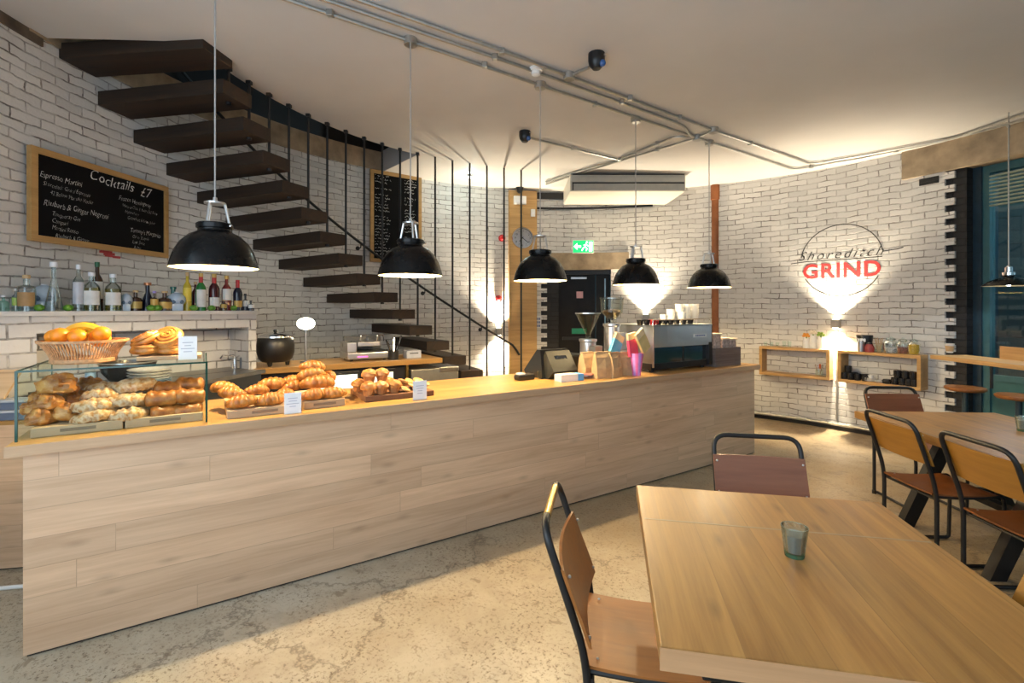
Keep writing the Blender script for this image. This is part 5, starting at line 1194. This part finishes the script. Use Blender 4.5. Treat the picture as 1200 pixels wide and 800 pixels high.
# wall lights
WL = []
def wall_light(px, py, label, conduit):
    a, z = wall_at(px, py); p = pol(a, RW - .06)
    t = thing('wall_light', label, 'wall light', (p.x, p.y, z), a - PI / 2)
    obj('light_body', box(B(), -.045, .045, -.045, .045, -.055, .055, .006), mat('grey_aluminium', (.34, .32, .29), .45, .4), t); obj('mounting_plate', box(B(), -.03, .03, .045, .06, -.04, .04), M['steel'], t)
    for s in (-1, 1):
        b = lathe(B(), [(0, 0), (.034, 0), (.034, .004), (0, .004)], 16, (0, 0, .056 if s > 0 else -.060)); obj('lens', b, glow('lamp_lens', (1, .86, .58), 30), t)
    if conduit:
        b = tube(B(), [(0, .045, -.055), (0, .045, -z + .08)], .011, 8); obj('feed_conduit', b, M['galv'], t, True)
    WL.append((Vector((p.x, p.y, z)), a))
wall_light(583.5, 388, 'square up and down wall light glowing behind the stair rods', False)
wall_light(757, 372, 'square up and down wall light behind the coffee machine', False)
wall_light(981.5, 379, 'square up and down wall light under the painted logo', True)

# ------------------------------------------------------------------ window bar shelf, stools, paper cup, window pendant
pA, pB = at(1090, 415.5, 1.09), at(1215, 430, 1.09); d = pB - pA; rz = math.atan2(d.y, d.x); L = d.length + .9
bs = thing('window_shelf', 'oak drinks shelf running along the window', 'shelf', (pA.x, pA.y, 1.05), rz)
obj('shelf_board', box(B(), 0, L, 0, .36, 0, .04, .003), M['oak_shelf'], bs); obj('upstand', box(B(), .36, L, .34, .36, .04, .155, .002), M['oak_shelf'], bs)
for x in (.28, 1.2): obj('bracket', tube(B(), fillet([(x, .04, 0), (x, .34, 0), (x, .34, -.25)], .02), .012, 6), M['black_steel'], bs)
p = at(1113, 413, 1.092); t = thing('paper_cup', 'white paper cup with a tan sleeve on the window shelf', 'cup', (p.x, p.y, 1.091))
obj('cup_wall', lathe(B(), [(.028, 0), (.040, .092), (.043, .096), (.038, .096), (.026, .006), (0, .006), (0, 0), (.028, 0)], 20, cap=False), M['ceramic'], t, True); obj('sleeve', lathe(B(), [(.0305, .015), (.039, .072)], 20, cap=False), M['paper_brown'], t, True)
def stool(px, py, label):
    p = at(px, py, .755); t = thing('bar_stool', label, 'stool', (p.x, p.y, 0), .3, 'bar stools at the window')
    obj('seat', lathe(B(), [(0, .72), (.15, .72), (.165, .735), (.165, .752), (.155, .758), (0, .755)], 28), M['ply_seat'], t, True)
    obj('pedestal', lathe(B(), [(0, 0), (.16, 0), (.16, .012), (.03, .03), (.024, .70), (.08, .72), (0, .72)], 20), M['teal_dark'], t, True)
    b = tube(B(), [(.14 * math.cos(2 * PI * k / 24), .14 * math.sin(2 * PI * k / 24), .30) for k in range(24)], .009, 6, True); obj('foot_ring', b, M['black_steel'], t, True)
    for k in range(3): a = 2 * PI * k / 3; obj('ring_spoke', tube(B(), [(.02 * math.cos(a), .02 * math.sin(a), .30), (.14 * math.cos(a), .14 * math.sin(a), .30)], .007, 6), M['black_steel'], t)
stool(1131, 453.5, 'round wooden bar stool nearest the toothed brick end'); stool(1194, 463, 'round wooden bar stool before the teal window pane')

# ------------------------------------------------------------------ pendants over the counter
PD = []
def pendant_parts(t, cord):
    R = .221
    prof = [(R, 0), (R + .004, .003), (.214, .045), (.198, .095), (.170, .145), (.130, .185), (.090, .205), (.086, .212), (.086, .222), (.094, .226), (.094, .250), (.086, .256), (0, .256)]
    obj('shade', lathe(B(), prof, 48, cap=False), M['shade_black'], t, True)
    inn = [(R, .0005), (.208, .045), (.192, .093), (.165, .140), (.126, .178), (.06, .196), (0, .197)]
    obj('shade_lining', lathe(B(), inn, 48, cap=False), M['shade_white'], t, True)
    obj('bulb', sphere(B(), (0, 0, .128), .036, .036, .045, 16, 12), BULB, t, True)
    obj('lamp_holder', lathe(B(), [(0, .165), (.022, .165), (.022, .196), (0, .196)], 14), M['shade_white'], t)
    for k in range(3):
        a = 2 * PI * k / 3 + .5; c, s = math.cos(a), math.sin(a); b = tube(B(), [(.072 * c, .072 * s, .250), (.048 * c, .048 * s, .372)], .008, 6); obj('bracket_arm', b, M['aluminium'], t)
    obj('bracket_top', lathe(B(), [(0, .366), (.055, .366), (.055, .376), (.014, .380), (.010, .405), (0, .405)], 20), M['aluminium'], t, True)
    obj('thumb_screw', sphere(B(), (.10, -.02, .238), .010, .010, .010, 10, 6), M['chrome'], t)
    obj('cord', tube(B(), [(0, 0, .40), (0, 0, cord)], .0045, 6), mat('grey_cord', (.36, .35, .34), .5), t)
BULB = glow('warm_bulb', (1, .80, .42), 16)
LAMPPX = [(252, -33), (481, 45), (633, 97), (745, 138), (831, 165)]; RIM = 1.785
for i, (px, py) in enumerate(LAMPPX):
    p = at_ceiling(px, py - 4); PD.append(Vector((p.x, p.y, RIM)))
    t = thing('pendant_lamp', 'black dome pendant lamp over the counter, %s' % ('above the glass pastry case', 'before the tall chalkboard and stair', 'in front of the oak clock column', 'beside the green exit sign above the grinders', 'last of the row before the copper pipe')[i], 'pendant lamp', (p.x, p.y, RIM), i * .5, 'black pendant lamps over the counter')
    pendant_parts(t, p.z - RIM - .05)
# smaller pendant by the window
p = at(1181, 335, 1.85); p = at_y(1182, 335, 4.5); 
t = thing('window_pendant', 'wide dark pendant lamp with a silver neck hanging at the window', 'pendant lamp', p)
obj('shade', lathe(B(), [(.185, 0), (.188, .004), (.14, .045), (.07, .075), (.04, .085), (.04, .11), (0, .11)], 36, cap=False), M['shade_black'], t, True); obj('shade_lining', lathe(B(), [(.184, .001), (.135, .040), (.06, .068), (0, .07)], 36, cap=False), M['shade_white'], t, True)
obj('bulb', sphere(B(), (0, 0, .03), .03, .03, .03, 12, 8), glow('cool_bulb', (.85, .95, 1), 14), t, True); obj('neck', lathe(B(), [(.045, .10), (.045, .125), (.028, .13), (.028, .175), (.012, .19), (0, .19)], 18), M['chrome'], t, True); obj('cord', tube(B(), [(0, 0, .18), (0, 0, ceil_z(p.x) - p.z)], .006, 6), M['galv'], t)
WP = p.copy()

# ------------------------------------------------------------------ conduits on the ceiling
def conduit(label, pts, r=.0135, boxes=(), clips=(), drop=None):
    P = [at_ceiling(x, y) - Vector((0, 0, .022)) for x, y in pts]
    t = thing('ceiling_conduit', label, 'conduit', P[0]); o = P[0]
    obj('pipe_run', tube(B(), fillet([q - o for q in P], .12), r, 8), M['galv'], t, True)
    for x, y in boxes:
        q = at_ceiling(x, y) - o; b = lathe(B(), [(0, -.050), (.045, -.050), (.048, -.02), (.048, 0), (0, 0)], 18, tuple(q)); obj('junction_box', b, M['galv'], t, True)
    for x, y in clips:
        q = at_ceiling(x, y) - o; b = box(B(), q.x - .02, q.x + .02, q.y - .02, q.y + .02, q.z - .042, q.z, .004); obj('clip', b, M['galv'], t)
    return t
def lerp(a, b, u): return (a[0] + (b[0] - a[0]) * u, a[1] + (b[1] - a[1]) * u)
c0 = (-60, -140)
conduit('steel conduit carrying the five counter pendants and turning along the curved wall', [c0, (252, -33), (481, 45), (633, 97), (817, 159), (930, 196.5), (1010, 183), (1100, 164), (1158, 149), (1215, 134)], boxes=LAMPPX, clips=[(387, 12), (568, 73), (697, 119.5), (951, 193), (1050, 174)])
conduit('upper steel conduit of the pair beside the pendant conduit', [(300, -47), (600, 60.5), (667, 86), (836, 150), (950, 190), (1020, 178), (1120, 159), (1145, 150), (1240, 117)], boxes=[(667, 86), (836, 150)], clips=[(588, 57), (738, 112), (796, 135), (879, 165.5)])
conduit('middle steel conduit that bends down into the crossing junction box', [(300, -32), (600, 71), (790, 140), (803, 146), (808, 155), (817, 159)], boxes=[(817, 159)], clips=[(580, 63.5), (729, 116.5)])
conduit('short conduit linking the upper conduit to the crossing junction box', [(817, 159), (836, 150)])
conduit('straight branch conduit from the crossing junction box toward the air conditioner', [(817, 159), (725, 186.5), (640, 214)], clips=[(770, 173.5)])
conduit('bent branch conduit running beside the straight branch', [(812, 158.5), (792, 157), (730, 182), (724, 187), (705, 190), (640, 211)], clips=[(770, 166)])
conduit('conduit from the branch to the far black dome camera', [(727, 185.5), (622, 159.5)], clips=[(671, 171.5)])
conduit('short conduit from the upper conduit to the near black dome camera', [(667, 86), (690, 76)])
conduit('vertical conduit dropping down the concrete beam at the window', [(1181, 145), (1183, 146)])
def camera_dome(px, py, s, label):
    p = at_ceiling(px, py); t = thing('dome_camera', label, 'camera', p, .4)
    obj('camera_base', lathe(B(), [(0, 0), (.062 * s, 0), (.062 * s, -.05 * s), (.055 * s, -.085 * s), (.03 * s, -.115 * s), (0, -.12 * s)], 28), M['black_plastic'], t, True)
    obj('camera_lens', sphere(B(), (.022 * s, -.045 * s, -.085 * s), .026 * s, .026 * s, .026 * s, 16, 12), mat('blue_lens', (.03, .10, .30), .1, 0, .2, coat=.6), t, True)
    obj('camera_badge', box(B(), .03 * s, .05 * s, -.058 * s, -.052 * s, -.03 * s, -.018 * s), M['steel'], t)
camera_dome(699, 63, 1.0, 'black dome camera with a blue lens beside the upper conduit'); camera_dome(615, 154, 1.0, 'black dome camera further back toward the clock column')
p = at_ceiling(628, 80); t = thing('smoke_detector', 'small white smoke detector on the ceiling between the conduits', 'smoke detector', p)
obj('detector_base', lathe(B(), [(0, 0), (.055, 0), (.052, -.025), (0, -.03)], 24), M['white'], t, True); obj('detector_head', lathe(B(), [(.036, -.025), (.034, -.052), (.02, -.06), (0, -.06)], 20, cap=False), M['white'], t, True)
p = at_ceiling(551, 205); t = thing('ceiling_spot', 'tiny cool ceiling light behind the stair rods', 'light', p); obj('spot_ring', lathe(B(), [(0, 0), (.045, 0), (.04, -.03), (0, -.03)], 18), M['white'], t, True); obj('spot_lens', lathe(B(), [(0, -.031), (.025, -.031), (.022, -.04), (0, -.042)], 14), glow('cool_led', (.55, .95, 1), 12), t, True); SPOT = p.copy()

# ------------------------------------------------------------------ tables
def table(name, label, TL, rz, w, l, foot):
    t = thing(name, label, 'table', (TL[0], TL[1], 0), rz); th = .056
    obj('tabletop', box(B(), 0, w, -l, 0, .75 - th, .75, .004), M['oak_table'], t)
    for q in ((-.0015, w + .0015, -l - .002, -l + .0), (-.0015, w + .0015, 0, .002)): obj('end_lipping', box(B(), q[0], q[1], q[2], q[3], .75 - th + .001, .7485), M['table_edge'], t)
    obj('joint_strip', box(B(), .012, w - .012, -l * .335, -l * .335 + .010, .7495, .7504), mat('joint_grey', (.34, .25, .15), .5), t)
    for y in foot:
        tr = obj('trestle', box(B(), .10, w - .10, y - .04, y + .04, .75 - th - .035, .75 - th, .004), M['black_steel'], t)
        for s in (-1, 1):
            b = B(); x0, x1 = w / 2 + s * .07, w / 2 + s * (w / 2 - .14)
            v = [b.verts.new((x, yy, z)) for x, yy, z in ((x0 - .05, y - .03, .67), (x0 + .05, y - .03, .67), (x1 + .045, y - .03, 0), (x1 - .045, y - .03, 0))]; b.faces.new(v)
            r = bmesh.ops.extrude_face_region(b, geom=b.faces[:])
            for q in r['geom']:
                if isinstance(q, bmesh.types.BMVert): q.co.y += .06
            obj('leg', b, M['black_steel'], tr)
        obj('cross_bar', box(B(), w / 2 - .26, w / 2 + .26, y - .02, y + .02, .24, .28), M['black_steel'], tr)
    obj('stretcher', box(B(), w / 2 - .03, w / 2 + .03, foot[1], foot[0], .25, .29), M['black_steel'], t)
    return t
table('cafe_table', 'square oak cafe table closest to the viewer with a tumbler on it', (.566, 2.20), rad(-11.5), .974, 1.075, (-.18, -1.0))
table('cafe_table', 'long oak cafe table beside the window with three chairs around it', (2.70, 3.81), rad(-4.0), 1.03, 1.75, (-.33, -1.02))
def tumbler(p, label):
    t = thing('glass_tumbler', label, 'tumbler', p, 0, 'green bottomed tumblers on the tables')
    obj('tumbler_wall', lathe(B(), [(.029, .0), (.040, .094), (.0375, .095), (.0275, .014), (0, .014)], 28, cap=False), M['jar_glass'], t, True)
    obj('tumbler_base', lathe(B(), [(0, 0), (.0285, 0), (.0300, .012), (.0, .0135)], 28), mat('green_glass_base', (.015, .16, .09), .1, 0, .2, coat=.5), t, True)
    obj('candle_wax', lathe(B(), [(0, .016), (.0272, .016), (.0345, .072), (0, .070)], 24), mat('pale_wax', (.26, .30, .28), .5, 0, .10), t, True)
    obj('tumbler_rim', lathe(B(), [(.0375, .093), (.0405, .093), (.0405, .096), (.0375, .096)], 28, cap=False), thin_glass('rim_glass', (.75, .82, .75), .8), t, True)
tumbler(at(931, 651, .7505), 'small tumbler with pale wax alone on the near square table'); tumbler(at(1199, 505, .7505), 'small tumbler with pale wax on the long table by the window')
# ------------------------------------------------------------------ chairs
def chair(label, loc, rz, seatm, backm, worn=False, pz=(.615, .82)):
    t = thing('stacking_chair', label, 'chair', (loc[0], loc[1], 0), rz, 'tube framed stacking chairs')
    hw, r = .213, .0125
    path = [(-.20, hw, 0), (-.20, hw, .47), (-.335, hw, .87), (-.335, -hw, .87), (-.20, -hw, .47), (-.20, -hw, 0)]
    P = []; pts = [Vector(q) for q in path]
    for i, q in enumerate(pts):
        if i in (0, 5): P.append(q); continue
        rr = .075 if i in (2, 3) else .10; a, b = pts[i - 1] - q, pts[i + 1] - q; s, e = q + a.normalized() * rr, q + b.normalized() * rr
        for k in range(7): u = k / 6; P.append(s * (1 - u) ** 2 + q * 2 * u * (1 - u) + e * u * u)
    obj('back_frame', tube(B(), P, r, 10), M['black_steel'], t, True)
    if worn: obj('worn_brass_rail', tube(B(), [(-.335, hw - .085, .87), (-.335, -hw + .085, .87)], r + .0012, 10), M['brass'], t, True)
    for s in (1, -1):
        y = s * (hw - .026); p = fillet([(-.20, y, .425), (-.05, y, .418), (.10, y, .420), (.205, y, .435), (.215, y, .38), (.205, y, .012), (.15, y, .0125), (-.20, y, .0125)], .05)
        obj('side_frame', tube(B(), p, .011, 8), M['black_steel'], t, True)
        obj('foot_cap', lathe(B(), [(0, 0), (.016, 0), (.016, .03), (0, .03)], 10, (-.20, s * hw, 0)), M['black_plastic'], t)
    obj('cross_tube', tube(B(), [(-.19, hw, .41), (-.19, -hw, .41)], .009, 8), M['black_steel'], t)
    obj('cross_tube', tube(B(), [(.19, hw - .03, .41), (.19, -hw + .03, .41)], .009, 8), M['black_steel'], t)
    b = B(); N, K = 14, 8; g = []
    for i in range(N + 1):
        u = i / N; x = -.215 + .43 * u; z = .447 - .014 * math.sin(u * PI) - max(0, u - .85) ** 2 * 1.2
        g.append([b.verts.new((x, -.195 + .39 * k / K, z - .006 * math.sin(k / K * PI))) for k in range(K + 1)])
    for i in range(N):
        for k in range(K): b.faces.new((g[i][k], g[i + 1][k], g[i + 1][k + 1], g[i][k + 1]))
    r_ = bmesh.ops.extrude_face_region(b, geom=b.faces[:])
    for q in r_['geom']:
        if isinstance(q, bmesh.types.BMVert): q.co.z -= .010
    obj('seat', b, seatm, t, True)
    b = B(); g = []
    for i in range(9):
        u = i / 8; z = pz[0] + (pz[1] - pz[0]) * u; x = -.20 - (z - .47) / .40 * .135 + .016
        g.append([b.verts.new((x - .022 * math.sin(k / 10 * PI) + .004 * math.cos(u * 3), -.222 + .444 * k / 10, z)) for k in range(11)])
    for i in range(8):
        for k in range(10): b.faces.new((g[i][k], g[i + 1][k], g[i + 1][k + 1], g[i][k + 1]))
    r_ = bmesh.ops.extrude_face_region(b, geom=b.faces[:])
    for q in r_['geom']:
        if isinstance(q, bmesh.types.BMVert): q.co.x += .010
    bk_ = obj('backrest', b, backm, t, True)
    for y in (-.207, .207):
        for z in (pz[0] + .025, pz[1] - .025): obj('rivet', sphere(B(), (-.20 - (z - .47) / .40 * .135 + .030, y, z), .006, .006, .006, 8, 6), M['steel'], bk_)
    for y in (-.16, .16): obj('rivet', sphere(B(), (-.17, y, .446), .005, .005, .003, 8, 6), M['steel'], t)
    return t
chair('worn chair with a brass rubbed top rail at the near table, seat side on', (.468, 1.655), rad(-11), M['ply_seat'], M['ply_seat'], True, (.515, .745))
chair('dark backed chair at the far side of the near table facing the viewer', (1.235, 2.26), rad(-101.5), M['ply_seat'], M['ply_dark'], False, (.58, .775))
chair('honey backed chair at the long table, closest to the counter', (2.735, 3.085), rad(-2), M['ply_seat_dark'], M['ply_back'])
chair('honey backed chair at the long table, second from the counter', (2.72, 2.49), rad(-3), M['ply_seat_dark'], M['ply_back'])
chair('reddish chair at the head of the long table under the mug shelf', (3.25, 3.86), rad(-93), M['ply_dark'], M['ply_dark'])
chair('honey backed chair in the near corner, tucked against the near table', (1.215, 1.285), rad(168), M['ply_seat'], M['ply_back'])

# ================================================================== light
def lamp(name, typ, loc, energy, color, **kw):
    d = bpy.data.lights.new(name, typ); d.energy = energy; d.color = color
    for k, v in kw.items():
        if k != 'rot': setattr(d, k, v)
    o = link(bpy.data.objects.new(name, d)); o.location = loc
    if 'rot' in kw: o.rotation_euler = kw['rot']
    return o
WARM = (1.0, .76, .43)
for p in PD: lamp('pendant_bulb_light', 'POINT', p + Vector((0, 0, .055)), 58, WARM, shadow_soft_size=.02)
for (p, a), e in zip(WL, (380, 300, 300)):
    q = pol(a, RW - .07, p.z)
    lamp('wall_light_up', 'SPOT', (q.x, q.y, p.z + .075), e, (1, .84, .60), shadow_soft_size=.03, spot_size=rad(112), spot_blend=1.0, rot=(PI, 0, 0))
    lamp('wall_light_down', 'SPOT', (q.x, q.y, p.z - .075), e, (1, .84, .60), shadow_soft_size=.03, spot_size=rad(112), spot_blend=1.0)
lamp('globe_light', 'POINT', GLOBE + Vector((0, 0, .0)), 12, (1, .86, .60), shadow_soft_size=.09)
lamp('window_pendant_light', 'SPOT', WP + Vector((0, 0, .0)), 12, (.9, .95, 1), shadow_soft_size=.03, spot_size=rad(150))
lamp('led_light', 'POINT', SPOT - Vector((0, 0, .07)), 4, (.55, .95, 1), shadow_soft_size=.02)
lamp('street_facade_fill', 'POINT', pol(rad(8), 6.9, 4.2), 260, (.62, .88, 1.0), shadow_soft_size=.15)  # unseen light added outside to brighten the street facade
# daylight through the tall rear windows
for a0, a1, e in ((210, 262, 88), (267, 318, 26)):
    am = rad((a0 + a1) / 2); p = pol(am, RW - .15, 1.85)
    o = lamp('daylight_window', 'AREA', p, e, (.74, .87, 1.0), shape='RECTANGLE', size=3.6, size_y=2.4)
    dirv = Vector((math.cos(am + PI), math.sin(am + PI), 0)); o.rotation_euler = dirv.to_track_quat('-Z', 'Y').to_euler()
w = bpy.data.worlds.new('dusk'); SC.world = w; w.use_nodes = True
bg = w.node_tree.nodes['Background']; sky = w.node_tree.nodes.new('ShaderNodeTexSky'); sky.sky_type = 'HOSEK_WILKIE' if 'HOSEK_WILKIE' in [e.identifier for e in sky.bl_rna.properties['sky_type'].enum_items] else 'NISHITA'
try: sky.sun_direction = (0.3, -.9, .12)
except Exception: pass
mx = w.node_tree.nodes.new('ShaderNodeMix'); mx.data_type = 'RGBA'; mx.inputs[0].default_value = .85; w.node_tree.links.new(sky.outputs[0], mx.inputs[6]); mx.inputs[7].default_value = (.10, .24, .30, 1)
w.node_tree.links.new(mx.outputs[2], bg.inputs[0]); bg.inputs[1].default_value = .12

# ================================================================== camera
cd = bpy.data.cameras.new('camera'); cam = link(bpy.data.objects.new('camera', cd)); SC.camera = cam
cd.sensor_fit = 'HORIZONTAL'; cd.sensor_width = 36; cd.lens = 36 * F / 1200; cd.shift_y = -(400 - CY) / 1200; cd.clip_start = .03
cam.location = (0, 0, H); cam.rotation_euler = (PI / 2, 0, 0)
vs = SC.view_settings; SC.display_settings.display_device = 'sRGB'; vs.view_transform = 'Standard'; vs.look = 'None'; vs.gamma = 1; vs.use_curve_mapping = False; vs.exposure = 0.25
